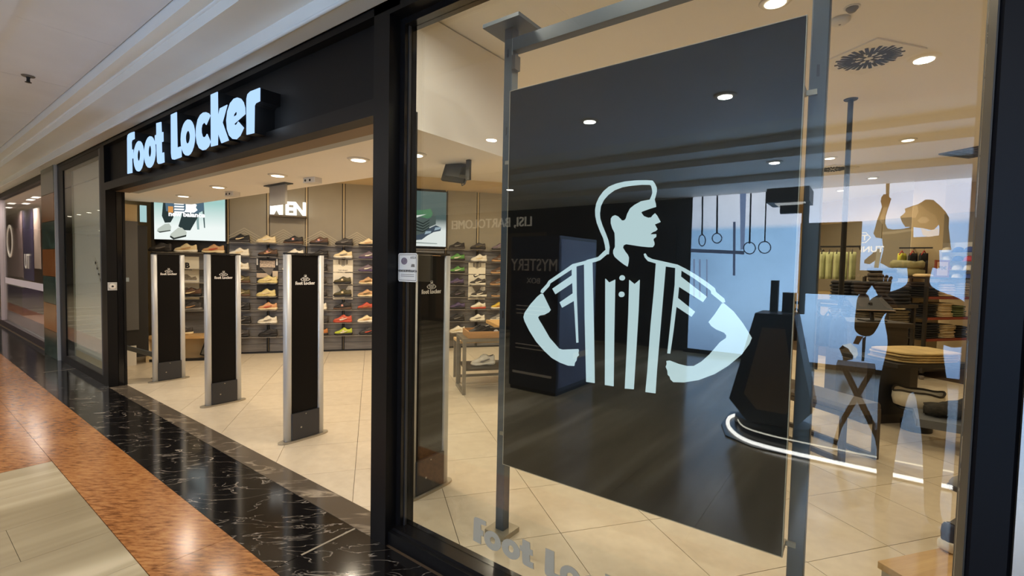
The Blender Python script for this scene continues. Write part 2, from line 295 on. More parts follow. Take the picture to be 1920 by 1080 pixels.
REF = {'head': [(-0.195, 0.043), (-0.133, 0.058), (-0.105, 0.084), (-0.095, 0.092), (-0.099, 0.114), (-0.109, 0.148), (-0.127, 0.182), (-0.145, 0.222), (-0.154, 0.256), (-0.156, 0.286), (-0.151, 0.316), (-0.137, 0.345), (-0.114, 0.373), (-0.087, 0.392), (-0.051, 0.403), (-0.007, 0.409), (0.049, 0.409), (0.1, 0.405), (0.125, 0.401), (0.135, 0.387), (0.144, 0.368), (0.145, 0.352), (0.141, 0.333), (0.136, 0.316), (0.142, 0.297), (0.144, 0.283), (0.112, 0.275), (0.079, 0.265), (0.076, 0.261), (0.088, 0.245), (0.11, 0.236), (0.124, 0.237), (0.132, 0.247), (0.141, 0.254), (0.15, 0.244), (0.161, 0.225), (0.167, 0.215), (0.155, 0.21), (0.141, 0.205), (0.146, 0.196), (0.154, 0.183), (0.146, 0.175), (0.132, 0.17), (0.121, 0.161), (0.149, 0.161), (0.149, 0.149), (0.138, 0.141), (0.137, 0.135), (0.142, 0.123), (0.142, 0.113), (0.135, 0.103), (0.114, 0.103), (0.076, 0.107), (0.033, 0.114), (0.007, 0.118), (-0.005, 0.113), (-0.008, 0.102), (0.004, 0.084), (0.017, 0.069), (0.023, 0.055), (0.022, 0.034), (0.018, 0.014), (0.001, 0.023), (-0.026, 0.042), (-0.047, 0.059), (-0.055, 0.075), (-0.055, 0.09), (-0.047, 0.105), (-0.048, 0.138), (-0.051, 0.172), (-0.063, 0.193), (-0.072, 0.219), (-0.072, 0.24), (-0.064, 0.251), (-0.051, 0.255), (-0.037, 0.249), (-0.026, 0.238), (-0.017, 0.229), (-0.005, 0.229), (0.003, 0.236), (0.009, 0.257), (0.023, 0.283), (0.044, 0.298), (0.074, 0.312), (0.115, 0.317), (0.122, 0.332), (0.126, 0.346), (0.124, 0.362), (0.119, 0.378), (0.113, 0.383), (0.075, 0.387), (0.024, 0.387), (-0.019, 0.384), (-0.059, 0.373), (-0.09, 0.354), (-0.113, 0.331), (-0.128, 0.302), (-0.132, 0.268), (-0.129, 0.242), (-0.116, 0.208), (-0.099, 0.173), (-0.084, 0.139), (-0.076, 0.105), (-0.079, 0.071), (-0.088, 0.071), (-0.107, 0.056), (-0.123, 0.043), (-0.146, 0.035), (-0.163, 0.031), (-0.194, 0.025)], 'shoulder_left': [(-0.194, 0.02), (-0.209, 0.021), (-0.253, 0.01), (-0.279, -0.005), (-0.404, -0.08), (-0.409, -0.094), (-0.449, -0.134), (-0.461, -0.129), (-0.458, -0.117), (-0.424, -0.084), (-0.412, -0.066), (-0.337, -0.019), (-0.273, 0.022), (-0.209, 0.037), (-0.195, 0.041)], 'f_left': [(-0.277, -0.008), (-0.27, 0.014), (-0.253, 0.014), (-0.247, -0.131), (-0.23, -0.37), (-0.24, -0.372), (-0.26, -0.162), (-0.328, -0.201), (-0.343, -0.175), (-0.268, -0.125), (-0.272, -0.072), (-0.37, -0.134), (-0.389, -0.107), (-0.276, -0.035)], 'arm_left': [(-0.458, -0.136), (-0.448, -0.137), (-0.398, -0.218), (-0.408, -0.231), (-0.436, -0.246), (-0.466, -0.253), (-0.476, -0.263), (-0.469, -0.276), (-0.447, -0.303), (-0.4, -0.365), (-0.342, -0.414), (-0.322, -0.417), (-0.23, -0.403), (-0.226, -0.41), (-0.229, -0.421), (-0.225, -0.434), (-0.236, -0.445), (-0.238, -0.462), (-0.247, -0.474), (-0.25, -0.491), (-0.284, -0.494), (-0.332, -0.485), (-0.381, -0.468), (-0.431, -0.435), (-0.483, -0.392), (-0.528, -0.339), (-0.56, -0.291), (-0.568, -0.269), (-0.561, -0.244), (-0.523, -0.195), (-0.481, -0.153)], 'stripe1': [(-0.209, 0.036), (-0.165, 0.04), (-0.146, -0.302), (-0.134, -0.559), (-0.179, -0.56), (-0.197, -0.241)], 'stripe2': [(-0.092, -0.046), (-0.072, -0.064), (-0.042, -0.049), (-0.039, -0.304), (-0.034, -0.558), (-0.078, -0.559), (-0.085, -0.296)], 'stripe3': [(0.029, -0.048), (0.055, -0.067), (0.079, -0.046), (0.078, -0.184), (0.073, -0.365), (0.067, -0.555), (0.024, -0.559), (0.028, -0.35), (0.03, -0.197)], 'button_d1': [(0.007, -0.039), (0.006, -0.044), (0.003, -0.048), (-0.001, -0.051), (-0.006, -0.052), (-0.011, -0.051), (-0.016, -0.049), (-0.019, -0.045), (-0.02, -0.04), (-0.019, -0.035), (-0.016, -0.031), (-0.012, -0.028), (-0.007, -0.027), (-0.002, -0.028), (0.002, -0.03), (0.005, -0.034)], 'button_d2': [(0.007, -0.117), (0.006, -0.122), (0.003, -0.126), (-0.001, -0.129), (-0.006, -0.13), (-0.012, -0.13), (-0.017, -0.127), (-0.02, -0.123), (-0.021, -0.118), (-0.02, -0.113), (-0.017, -0.108), (-0.013, -0.105), (-0.007, -0.104), (-0.002, -0.105), (0.003, -0.107), (0.006, -0.112)], 'shoulder_right': [(0.095, 0.072), (0.102, 0.075), (0.112, 0.06), (0.134, 0.05), (0.177, 0.041), (0.248, 0.026), (0.283, 0.009), (0.323, -0.013), (0.374, -0.046), (0.406, -0.07), (0.412, -0.086), (0.445, -0.112), (0.449, -0.126), (0.44, -0.13), (0.394, -0.094), (0.391, -0.081), (0.363, -0.061), (0.318, -0.03), (0.269, -0.001), (0.24, 0.011), (0.197, 0.017), (0.152, 0.03), (0.116, 0.04), (0.1, 0.057)], 'stripe4': [(0.153, 0.037), (0.197, 0.028), (0.191, -0.091), (0.182, -0.27), (0.173, -0.452), (0.17, -0.556), (0.124, -0.558), (0.13, -0.459), (0.138, -0.25), (0.148, -0.093)], 'f_right': [(0.24, 0.018), (0.266, 0.006), (0.265, -0.026), (0.376, -0.108), (0.361, -0.131), (0.258, -0.07), (0.255, -0.12), (0.33, -0.175), (0.316, -0.197), (0.25, -0.158), (0.241, -0.265), (0.23, -0.368), (0.218, -0.368), (0.227, -0.242), (0.24, -0.065)], 'arm_right': [(0.444, -0.131), (0.482, -0.162), (0.519, -0.208), (0.545, -0.249), (0.554, -0.264), (0.546, -0.289), (0.519, -0.336), (0.47, -0.389), (0.42, -0.43), (0.356, -0.466), (0.295, -0.486), (0.249, -0.492), (0.236, -0.482), (0.232, -0.47), (0.223, -0.463), (0.221, -0.445), (0.213, -0.429), (0.217, -0.416), (0.215, -0.403), (0.228, -0.399), (0.269, -0.409), (0.304, -0.413), (0.332, -0.409), (0.364, -0.385), (0.395, -0.351), (0.436, -0.293), (0.458, -0.274), (0.459, -0.263), (0.45, -0.253), (0.418, -0.242), (0.399, -0.23), (0.387, -0.214), (0.41, -0.18), (0.437, -0.132)]}
LET = {'F': [[(0.0, 0.0), (0.152, -0.005), (0.149, 0.141), (0.19, 0.141), (0.191, 0.23), (0.147, 0.233), (0.141, 0.31), (0.161, 0.329), (0.24, 0.331), (0.237, 0.404), (0.155, 0.409), (0.075, 0.409), (0.026, 0.4), (0.008, 0.369)]], 'o': [[(0.517, 0.135), (0.507, 0.089), (0.484, 0.048), (0.45, 0.015), (0.406, -0.006), (0.358, -0.012), (0.31, -0.004), (0.267, 0.018), (0.233, 0.053), (0.212, 0.097), (0.206, 0.145), (0.216, 0.193), (0.241, 0.235), (0.278, 0.267), (0.323, 0.287), (0.371, 0.292), (0.418, 0.282), (0.46, 0.258), (0.492, 0.224), (0.511, 0.181)], [(0.411, 0.146), (0.408, 0.129), (0.401, 0.113), (0.391, 0.101), (0.378, 0.093), (0.364, 0.091), (0.35, 0.094), (0.338, 0.103), (0.328, 0.116), (0.322, 0.132), (0.321, 0.149), (0.324, 0.167), (0.331, 0.182), (0.342, 0.194), (0.355, 0.202), (0.369, 0.204), (0.383, 0.201), (0.395, 0.192), (0.404, 0.179), (0.41, 0.164)]], 'o1': [[(0.845, 0.136), (0.836, 0.09), (0.813, 0.049), (0.778, 0.017), (0.733, -0.004), (0.684, -0.011), (0.635, -0.003), (0.591, 0.02), (0.556, 0.054), (0.535, 0.098), (0.529, 0.146), (0.539, 0.193), (0.564, 0.235), (0.601, 0.267), (0.646, 0.286), (0.696, 0.291), (0.744, 0.282), (0.786, 0.258), (0.819, 0.224), (0.839, 0.182)], [(0.734, 0.146), (0.732, 0.129), (0.725, 0.114), (0.715, 0.102), (0.702, 0.094), (0.688, 0.092), (0.675, 0.095), (0.662, 0.103), (0.653, 0.115), (0.647, 0.131), (0.646, 0.148), (0.649, 0.166), (0.656, 0.181), (0.666, 0.193), (0.679, 0.201), (0.692, 0.203), (0.706, 0.2), (0.718, 0.192), (0.727, 0.179), (0.733, 0.164)]], 't': [[(0.878, 0.385), (1.002, 0.377), (1.009, 0.278), (1.05, 0.278), (1.052, 0.191), (1.006, 0.192), (1.01, 0.089), (1.064, 0.09), (1.071, -0.002), (0.969, -0.003), (0.917, 0.001), (0.891, 0.021), (0.883, 0.077), (0.876, 0.194), (0.839, 0.193), (0.837, 0.276), (0.879, 0.279)]], 'L': [[(1.25, 0.4), (1.383, 0.4), (1.39, 0.089), (1.477, 0.089), (1.483, -0.002), (1.452, -0.005), (1.313, -0.006), (1.271, 0.002), (1.255, 0.019), (1.244, 0.06)]], 'o2': [[(1.778, 0.137), (1.77, 0.092), (1.748, 0.051), (1.715, 0.018), (1.672, -0.003), (1.626, -0.009), (1.578, -0.001), (1.536, 0.021), (1.502, 0.056), (1.48, 0.1), (1.474, 0.148), (1.483, 0.196), (1.506, 0.238), (1.542, 0.27), (1.586, 0.289), (1.633, 0.294), (1.679, 0.284), (1.72, 0.26), (1.752, 0.226), (1.772, 0.184)], [(1.678, 0.145), (1.675, 0.128), (1.668, 0.113), (1.657, 0.102), (1.643, 0.094), (1.627, 0.092), (1.611, 0.095), (1.597, 0.103), (1.586, 0.115), (1.58, 0.131), (1.578, 0.148), (1.58, 0.164), (1.588, 0.179), (1.6, 0.191), (1.614, 0.198), (1.63, 0.2), (1.645, 0.197), (1.659, 0.189), (1.669, 0.176), (1.676, 0.161)]], 'c': [[(2.085, 0.25), (2.055, 0.272), (2.008, 0.289), (1.951, 0.296), (1.892, 0.287), (1.841, 0.258), (1.808, 0.2), (1.8, 0.137), (1.821, 0.069), (1.866, 0.022), (1.931, -0.003), (1.993, -0.005), (2.051, 0.012), (2.085, 0.044), (2.022, 0.115), (1.995, 0.098), (1.964, 0.095), (1.931, 0.108), (1.911, 0.143), (1.909, 0.176), (1.924, 0.204), (1.955, 0.213), (1.984, 0.207), (2.006, 0.189)]], 'k': [[(2.099, 0.409), (2.222, 0.407), (2.224, 0.211), (2.264, 0.273), (2.39, 0.277), (2.303, 0.16), (2.41, 0.009), (2.287, 0.005), (2.223, 0.097), (2.216, 0.001), (2.097, 0.004)]], 'e': [[(2.681, 0.158), (2.677, 0.204), (2.654, 0.247), (2.613, 0.28), (2.561, 0.298), (2.501, 0.3), (2.44, 0.278), (2.393, 0.226), (2.375, 0.163), (2.386, 0.095), (2.421, 0.044), (2.477, 0.01), (2.538, -0.001), (2.599, 0.016), (2.657, 0.064), (2.572, 0.122), (2.547, 0.106), (2.523, 0.102), (2.501, 0.117)], [(2.488, 0.168), (2.502, 0.189), (2.531, 0.201), (2.552, 0.191), (2.547, 0.173)]], 'r': [[(2.705, 0.262), (2.72, 0.29), (2.761, 0.301), (2.901, 0.298), (2.899, 0.208), (2.838, 0.205), (2.821, 0.192), (2.814, 0.003), (2.703, 0.007), (2.703, 0.228)]]}
WALLPRINT = {'rope_upper': [(0.17, 3.123), (0.218, 3.123), (0.219, 2.811), (0.177, 2.813)], 'hand': [(0.124, 2.827), (0.154, 2.871), (0.192, 2.852), (0.248, 2.789), (0.235, 2.73), (0.222, 2.667), (0.139, 2.668), (0.116, 2.758)], 'raised_arm': [(0.139, 2.676), (0.221, 2.671), (0.19, 2.513), (0.188, 2.413), (0.217, 2.331), (0.281, 2.309), (0.405, 2.315), (0.532, 2.35), (0.539, 2.184), (0.351, 2.138), (0.161, 2.168), (0.079, 2.19), (0.047, 2.256), (0.084, 2.457)], 'head_profile': [(0.366, 2.504), (0.395, 2.532), (0.432, 2.57), (0.414, 2.624), (0.496, 2.658), (0.57, 2.685), (0.627, 2.727), (0.685, 2.743), (0.758, 2.719), (0.819, 2.654), (0.826, 2.483), (0.824, 2.368), (0.764, 2.279), (0.645, 2.317), (0.525, 2.341), (0.434, 2.344), (0.392, 2.424)], 'hair': [(0.584, 2.692), (0.655, 2.751), (0.743, 2.739), (0.834, 2.634), (0.894, 2.545), (0.933, 2.459), (0.932, 2.327), (0.976, 1.986), (0.834, 1.987), (0.83, 2.33), (0.782, 2.504), (0.693, 2.566)], 'collar': [(0.615, 2.328), (0.706, 2.277), (0.82, 2.311), (0.831, 2.206), (0.71, 2.184), (0.65, 2.211)], 'torso': [(0.161, 2.168), (0.351, 2.138), (0.539, 2.184), (0.651, 2.187), (0.831, 2.206), (0.86, 1.719), (0.275, 1.709), (0.153, 1.788), (0.184, 1.99)], 'face_light': [(0.395, 2.532), (0.427, 2.57), (0.419, 2.62), (0.496, 2.65), (0.563, 2.67), (0.582, 2.572), (0.549, 2.476), (0.473, 2.489), (0.428, 2.486), (0.382, 2.494)], 'ear': [(0.573, 2.436), (0.623, 2.492), (0.682, 2.48), (0.713, 2.43), (0.671, 2.394), (0.612, 2.392)], 'arm_light': [(0.155, 2.665), (0.211, 2.662), (0.178, 2.513), (0.159, 2.394), (0.116, 2.456)], 'shoulder_light': [(0.156, 2.273), (0.282, 2.285), (0.526, 2.311), (0.534, 2.282), (0.315, 2.245), (0.158, 2.233)], 'rope_lower': [(0.103, 2.011), (0.167, 2.011), (0.135, 1.707), (0.076, 1.706)], 'hip_cloth': [(-0.053, 1.827), (0.042, 1.93), (0.103, 2.011), (0.095, 1.828), (0.016, 1.762), (-0.05, 1.776)], 'leg': [(-0.101, 0.598), (-0.009, 0.597), (-0.07, 0.455), (-0.143, 0.467)], 'shoe_sole': [(-0.323, 0.362), (-0.282, 0.42), (-0.203, 0.376), (-0.13, 0.279), (-0.136, 0.205), (-0.262, 0.156), (-0.275, 0.24)], 'shoe_upper': [(-0.291, 0.425), (-0.172, 0.468), (-0.084, 0.39), (-0.071, 0.287), (-0.11, 0.208), (-0.139, 0.278), (-0.203, 0.376)], 'rope_end': [(-0.024, 0.564), (0.024, 0.601), (0.016, 0.194), (-0.02, 0.189)], 'strap1': [(-2.619, 3.096), (-2.588, 3.096), (-2.573, 2.545), (-2.568, 2.3), (-2.602, 2.301), (-2.601, 2.547)], 'strap2': [(-2.349, 3.099), (-2.321, 3.097), (-2.297, 2.318), (-2.331, 2.319)], 'strap3': [(-1.771, 3.1), (-1.745, 3.1), (-1.729, 2.117), (-1.759, 2.117)], 'strap4': [(-1.518, 3.107), (-1.497, 3.107), (-1.488, 2.137), (-1.509, 2.137)], 'gym_column': [(-1.943, 3.086), (-1.836, 3.087), (-1.828, 2.025), (-1.892, 2.002)], 'gym_beam': [(-2.79, 2.032), (-1.826, 1.983), (-1.824, 1.92), (-2.787, 1.962)], 'gym_post': [(-2.038, 2.524), (-1.994, 2.522), (-1.965, 1.529), (-2.005, 1.528)], 'gym_bar0': [(-2.734, 1.832), (-2.7, 1.828), (-2.673, 1.073), (-2.707, 1.084)], 'gym_bar1': [(-2.625, 1.833), (-2.592, 1.828), (-2.565, 1.079), (-2.598, 1.09)], 'gym_bar2': [(-2.49, 1.834), (-2.467, 1.829), (-2.439, 1.086), (-2.463, 1.097)]}
RINGS = [([(-2.508, 2.189), (-2.51, 2.153), (-2.519, 2.12), (-2.533, 2.094), (-2.553, 2.078), (-2.574, 2.072), (-2.597, 2.078), (-2.617, 2.095), (-2.634, 2.121), (-2.645, 2.155), (-2.65, 2.191), (-2.648, 2.228), (-2.639, 2.261), (-2.624, 2.287), (-2.605, 2.303), (-2.583, 2.308), (-2.561, 2.302), (-2.54, 2.285), (-2.524, 2.258), (-2.513, 2.225)], [(-2.527, 2.189), (-2.528, 2.159), (-2.534, 2.132), (-2.545, 2.11), (-2.559, 2.096), (-2.575, 2.092), (-2.591, 2.097), (-2.607, 2.111), (-2.619, 2.133), (-2.627, 2.16), (-2.631, 2.191), (-2.63, 2.221), (-2.623, 2.249), (-2.612, 2.27), (-2.598, 2.284), (-2.582, 2.288), (-2.566, 2.283), (-2.551, 2.269), (-2.539, 2.247), (-2.53, 2.219)]), ([(-2.216, 2.224), (-2.22, 2.193), (-2.232, 2.165), (-2.252, 2.143), (-2.277, 2.129), (-2.306, 2.125), (-2.335, 2.13), (-2.362, 2.145), (-2.384, 2.168), (-2.398, 2.197), (-2.404, 2.228), (-2.401, 2.26), (-2.388, 2.288), (-2.368, 2.31), (-2.342, 2.324), (-2.313, 2.328), (-2.284, 2.322), (-2.258, 2.307), (-2.236, 2.284), (-2.222, 2.256)], [(-2.234, 2.225), (-2.237, 2.2), (-2.247, 2.177), (-2.263, 2.159), (-2.283, 2.148), (-2.307, 2.144), (-2.33, 2.149), (-2.352, 2.161), (-2.369, 2.179), (-2.381, 2.202), (-2.386, 2.228), (-2.383, 2.253), (-2.373, 2.276), (-2.357, 2.294), (-2.336, 2.305), (-2.313, 2.308), (-2.289, 2.304), (-2.268, 2.292), (-2.251, 2.273), (-2.239, 2.25)]), ([(-1.637, 2.035), (-1.641, 1.999), (-1.655, 1.967), (-1.677, 1.942), (-1.706, 1.925), (-1.738, 1.92), (-1.771, 1.925), (-1.802, 1.942), (-1.826, 1.968), (-1.843, 2.0), (-1.85, 2.037), (-1.846, 2.073), (-1.832, 2.105), (-1.809, 2.131), (-1.78, 2.147), (-1.747, 2.152), (-1.714, 2.146), (-1.684, 2.129), (-1.66, 2.103), (-1.644, 2.071)], [(-1.654, 2.035), (-1.657, 2.005), (-1.669, 1.978), (-1.687, 1.957), (-1.712, 1.943), (-1.739, 1.938), (-1.767, 1.943), (-1.792, 1.957), (-1.813, 1.979), (-1.827, 2.006), (-1.832, 2.037), (-1.829, 2.067), (-1.817, 2.094), (-1.798, 2.116), (-1.774, 2.129), (-1.746, 2.134), (-1.719, 2.128), (-1.694, 2.114), (-1.673, 2.092), (-1.66, 2.065)]), ([(-1.391, 2.044), (-1.395, 2.009), (-1.409, 1.978), (-1.431, 1.953), (-1.46, 1.937), (-1.493, 1.931), (-1.526, 1.937), (-1.556, 1.953), (-1.581, 1.978), (-1.598, 2.011), (-1.604, 2.046), (-1.601, 2.082), (-1.586, 2.114), (-1.564, 2.139), (-1.534, 2.155), (-1.501, 2.16), (-1.468, 2.154), (-1.438, 2.137), (-1.414, 2.111), (-1.398, 2.08)], [(-1.407, 2.045), (-1.411, 2.015), (-1.422, 1.989), (-1.441, 1.967), (-1.466, 1.954), (-1.493, 1.949), (-1.521, 1.954), (-1.547, 1.968), (-1.568, 1.989), (-1.582, 2.016), (-1.588, 2.046), (-1.584, 2.076), (-1.573, 2.103), (-1.553, 2.124), (-1.528, 2.137), (-1.501, 2.141), (-1.473, 2.136), (-1.447, 2.122), (-1.427, 2.101), (-1.413, 2.074)])]


# ================================================================== SETTING
GA = math.radians(53.2)          # the shop interior is turned against its street front
DX, DY = math.cos(GA), math.sin(GA)          # along the shoe wall
# ---- floor
floor = struct(box('floor', -40, 8, -6.2, 16, -.06, -.006, grout))
TS = .61
tile_me = MB().box(-TS / 2 + .0022, TS / 2 - .0022, -TS / 2 + .0022, TS / 2 - .0022, -.006, 0, bev=.002).mesh('tile', store_tile)
cells = []
for i in range(-14, 22):
    for j in range(-24, 14):
        # grid axes: A = (-DY, DX), B = (DX, DY)
        a = 2.6 + TS * (i + .5); b = -.115 + TS * (j + .5)
        x = -DY * a + DX * b; y = DX * a + DY * b
        x, y = a * -DY + b * DX, a * DX + b * DY
        if y < 2.31 or y > 13.2: continue
        s_ = (x + 8.652) * DX + (y - 3.77) * DY; off = (x + 8.652) * DY - (y - 3.77) * DX
        if off < .05 or x > 2.6: continue
        cells.append((x * x + y * y, x, y))
cells.sort()
for _, x, y in cells[:290]: put('tile', tile_me, floor, (x, y, 0), GA)
rest = MB()
for _, x, y in cells[290:]:
    h = TS / 2 - .0016; q = [(x + sx * h * DX - sy * h * DY, y + sx * h * DY + sy * h * DX) for sx, sy in ((-1, -1), (1, -1), (1, 1), (-1, 1))]
    rest.prism(q, -.006, 0)
if rest.v: rest.build('far_tile', store_tile, floor)['kind'] = 'stuff'
# cut tiles along the threshold
def clip(poly, y0):
    out = []
    for i in range(len(poly)):
        p, q = poly[i], poly[(i + 1) % len(poly)]
        if p[1] >= y0: out.append(p)
        if (p[1] >= y0) != (q[1] >= y0):
            t = (y0 - p[1]) / (q[1] - p[1]); out.append((p[0] + t * (q[0] - p[0]), y0))
    return out
for i in range(-20, 26):
    for j in range(-26, 16):
        a = 2.6 + TS * (i + .5); b = -.115 + TS * (j + .5); x, y = a * -DY + b * DX, a * DX + b * DY
        if 1.45 < y < 2.31 and -12 < x < 2.6:
            h = TS / 2 - .0016
            q = clip([(x + sx * h * DX - sy * h * DY, y + sx * h * DY + sy * h * DX) for sx, sy in ((-1, -1), (1, -1), (1, 1), (-1, 1))], 1.884)
            if len(q) > 2:
                ar = abs(sum(q[k][0] * q[(k + 1) % len(q)][1] - q[(k + 1) % len(q)][0] * q[k][1] for k in range(len(q)))) / 2
                if ar > .004: MB().prism(q, -.006, 0).build('cut_tile', store_tile, floor)
for x0, x1 in ((-7.51, -5.0), (-5.0, -2.26)): box('threshold_slab', x0 + .002, x1 - .002, 1.705, 1.882, -.006, .001, threshold_stone, floor)
xs = [-40, -30, -24, -20, -17, -13, -11.0, -9.15, -6.7, -4.4, -2.42, -.6, 1.2, 3, 5.5, 8]
for x0, x1 in zip(xs, xs[1:]): box('black_slab', x0 + .002, x1 - .002, 1.202, 1.702, -.006, 0, black_marble, floor)
for x in (-2.42, -9.15): box('joint_strip', x - .007, x + .007, 1.36, 1.70, -.002, .0008, M('pale_joint', (150, 138, 120), .4), floor)
for x0, x1 in ((-8.2, -5.09), (-5.09, -2.9), (-2.9, 0), (0, 3), (3, 8)): box('red_slab', x0 + .0015, x1 - .0015, .796, 1.2, -.006, 0, red_granite, floor)
box('red_slab', -40, -8.203, .796, 1.2, -.006, 0, red_granite, floor)
box('red_slab', -9.4, -5.083, -.4, .793, -.006, 0, red_granite, floor)
xs = [-5.08, -4.52, -3.98, -3.5, -3.02, -2.5, -2.0, -1.4, -.8, 0, .8, 1.6, 2.4, 4, 6, 8]
for x0, x1 in zip(xs, xs[1:]):
    ys = (.793, .1, -.6, -1.5, -3, -4.5, -6) if round(x0 * 10) % 2 else (.793, .42, -.3, -1.2, -2.4, -4, -6)
    for y1, y0 in zip(ys, ys[1:]): box('beige_slab', x0 + .001, x1 - .001, y0 + .001, y1 - .001, -.006, 0, beige_stone, floor)
box('beige_slab', -40, -5.083, -6, -.403, -.006, 0, beige_stone, floor)
box('beige_slab', -40, -9.403, -.4, .793, -.006, 0, beige_stone, floor)
# ---- shop ceiling with the low entrance soffit
ceil = struct(box('ceiling', -13, 2.7, 1.92, 16, 3.28, 3.4, white_paint))
P0x, P0y = -8.652, 3.77
def wl(s, off=0.): return (P0x + DX * s + DY * off, P0y + DY * s - DX * off)
so = [(-7.73, 1.92), (-2.43, 1.92), (-2.43, 3.12), (-8.72, 3.05), (-9.12, 2.36), (-9.12, 2.0), (-7.73, 2.0)]
MB().prism(so, 2.5, 3.27).build('entrance_soffit', white_paint, ceil)
# ---- mall ceiling: flat field, stepped coving along both shop fronts
mall = struct(box('ceiling', -40, 8, -2.4, .606, 3.29, 3.5, mall_paint)); mall.name = 'ceiling'
def run(name, y0, y1, z, m, z1=3.6):
    return box(name, -40, 8, y0, y1, z, z1, m, mall)
for y0, y1 in ((.61, 1.213),): 
    xs = [-40, -13, -11.3, -9.7, -8.1, -6.5, -4.93, -3.3, -1.7, -.1, 1.5, 3.1, 8]
    for x0, x1 in zip(xs, xs[1:]): box('ceiling_panel', x0 + .002, x1 - .002, y0, y1 - .006, 3.311, 3.5, mall_paint, mall)
    box('joint_backing', -40, 8, y0 + .01, y1, 3.318, 3.52, joint_line, mall)
run('cove_step', 1.213, 1.32, 3.224, cove_paint)
run('cove_step', 1.313, 1.57, 3.134, cove_paint)
run('cove_step', 1.567, 1.74, 3.03, cove_paint)
for y1, y0, z in ((-2.4, -3.1, 3.311), (-3.1, -3.6, 3.224), (-3.6, -4.7, 3.134), (-4.7, -6.2, 3.03)): run('cove_step', y0, y1, z, cove_paint)
# rounded lip on the upper cove
MB().tube([(-40, 1.313, 3.222), (8, 1.313, 3.222)], .014, 10).build('cove_bead', cove_paint, mall, True)
MB().tube([(-40, 1.567, 3.036), (8, 1.567, 3.036)], .012, 10).build('cove_bead', cove_paint, mall, True)
# ---- mall side walls
wo = struct(box('wall_opposite', -40, 8, -6.3, -6.0, 0, 3.2, M('opposite_shopfront', (44, 40, 38), .5)))
for x0, x1, z0, z1, mm in ((-21, -15.5, .1, 2.5, M('opposite_window_glow', (120, 100, 80), .4)), (-15, -10.2, .1, 2.5, M('opposite_window_dark', (70, 60, 52), .4)), (-9.9, -6.2, .1, 2.45, M('opposite_window_brown', (96, 78, 58), .4)), (-5.9, -3.1, .1, 2.45, M('opposite_window_deep', (30, 28, 28), .3))):
    box('shopfront_panel', x0, x1, -6.0, -5.96, z0, z1, mm, wo)
lettering('sign_letters', 'LISI, BARTOLOMEI', .34, M('opposite_sign_letters', (235, 225, 205), .5, emit=.7), wo, (-7.98, -5.985, 2.62), PI, depth=.03)
struct(box('wall_mall_far', -40.3, -40, -6.2, 1.7, 0, 3.5, M('mall_far_wall', (232, 216, 202), .7)))
struct(box('wall_mall_near', 8, 8.3, -6.2, 1.7, 0, 3.5, M('mall_near_wall', (150, 140, 128), .7)))

# ---- the black shop front
front = struct(MB().box(-10.05, -2.05, 1.70, 1.79, 2.985, 3.03).build('wall_front', black_frame))
box('fascia_rail', -7.55, -2.27, 1.70, 1.80, 2.44, 2.533, black_frame, front)
box('fascia_back', -7.55, -2.27, 1.76, 1.84, 2.533, 2.985, recess_black, front)
box('fascia_shadow_gap', -10.05, 8, 1.715, 1.76, 3.03, 3.046, near_black, front)
box('fascia_trim', -10.05, 8, 1.69, 1.715, 3.03, 3.04, M('bronze_trim', (110, 88, 66), .4, .5), front)
box('fascia_underside', -7.51, -2.27, 1.802, 1.94, 2.44, 2.533, M('bronze_soffit_strip', (128, 106, 82), .45, .2), front)
box('shutter_slot', -7.51, -2.43, 1.942, 2.03, 2.445, 2.498, M('grey_shutter_strip', (170, 172, 170), .5), front)
box('post', -7.73, -7.51, 1.70, 1.80, 0, 2.44, black_frame, front); box('post_head', -7.73, -7.55, 1.70, 1.80, 2.44, 2.985, black_frame, front)
box('shutter_guide', -7.70, -7.515, 1.806, 1.86, 0, 2.44, black_gloss, front)
box('shutter_guide', -7.70, -7.51, 1.864, 1.89, 0, 2.44, black_frame, front)
box('pillar', -2.27, -2.135, 1.70, 1.84, 0, 3.03, black_frame, front)
box('pillar_return', -2.27, -2.16, 1.84, 1.93, 0, 2.5, black_frame, front)
box('jamb', .238, .322, 1.70, 1.86, 0, 3.03, M('jamb_black', (12, 14, 20), .4, spec=.14), front, .008)
box('jamb_trim', .322, .352, 1.69, 1.86, 0, 3.03, M('polished_steel_trim', (190, 186, 180), .25, .9), front)
box('side_wall', .352, 8, 1.74, 1.95, 0, 3.03, M('front_stone_right', (70, 62, 54), .4), front)
box('lintel', -2.135, .232, 1.70, 1.84, 2.96, 3.03, black_frame, front)
box('header_fill', -10.05, 8, 1.84, 1.92, 3.0, 3.4, near_black, front)
# ---- window 2: the big display pane
win2 = struct(MB().box(-2.135, .236, 1.72, 1.86, 0, .075).build('window_2', black_frame))
box('sill_bead', -2.135, .236, 1.745, 1.86, .075, .092, black_gloss, win2)
box('frame_side', -2.135, -2.095, 1.775, 1.86, .092, 2.96, black_gloss, win2)
box('frame_edge', -2.095, -2.088, 1.80, 1.815, .092, 2.96, M('frame_edge_grey', (92, 92, 94), .3, .6), win2)
box('frame_top', -2.095, .234, 1.775, 1.86, 2.925, 2.96, black_gloss, win2)
box('frame_side', .234, .2375, 1.705, 1.86, .092, 2.96, M('frame_bronze', (48, 46, 42), .5, .2), win2)
box('glass_pane', -2.095, .2335, 1.82, 1.828, .092, 2.925, glass, win2)
def word_positions(): return (('F', 0), ('o', 0), ('o1', 0), ('t', 0), ('L', 0), ('o2', 0), ('c', 0), ('k', 0), ('e', 0), ('r', 0))
for k, polys in LET.items():
    sc = .315; MB().plate([[(-1.575 + x * sc * 1.12, .185 + z * sc) for x, z in p] for p in polys], 1.8165, 1.8195).build('decal_letter', frosted, win2)
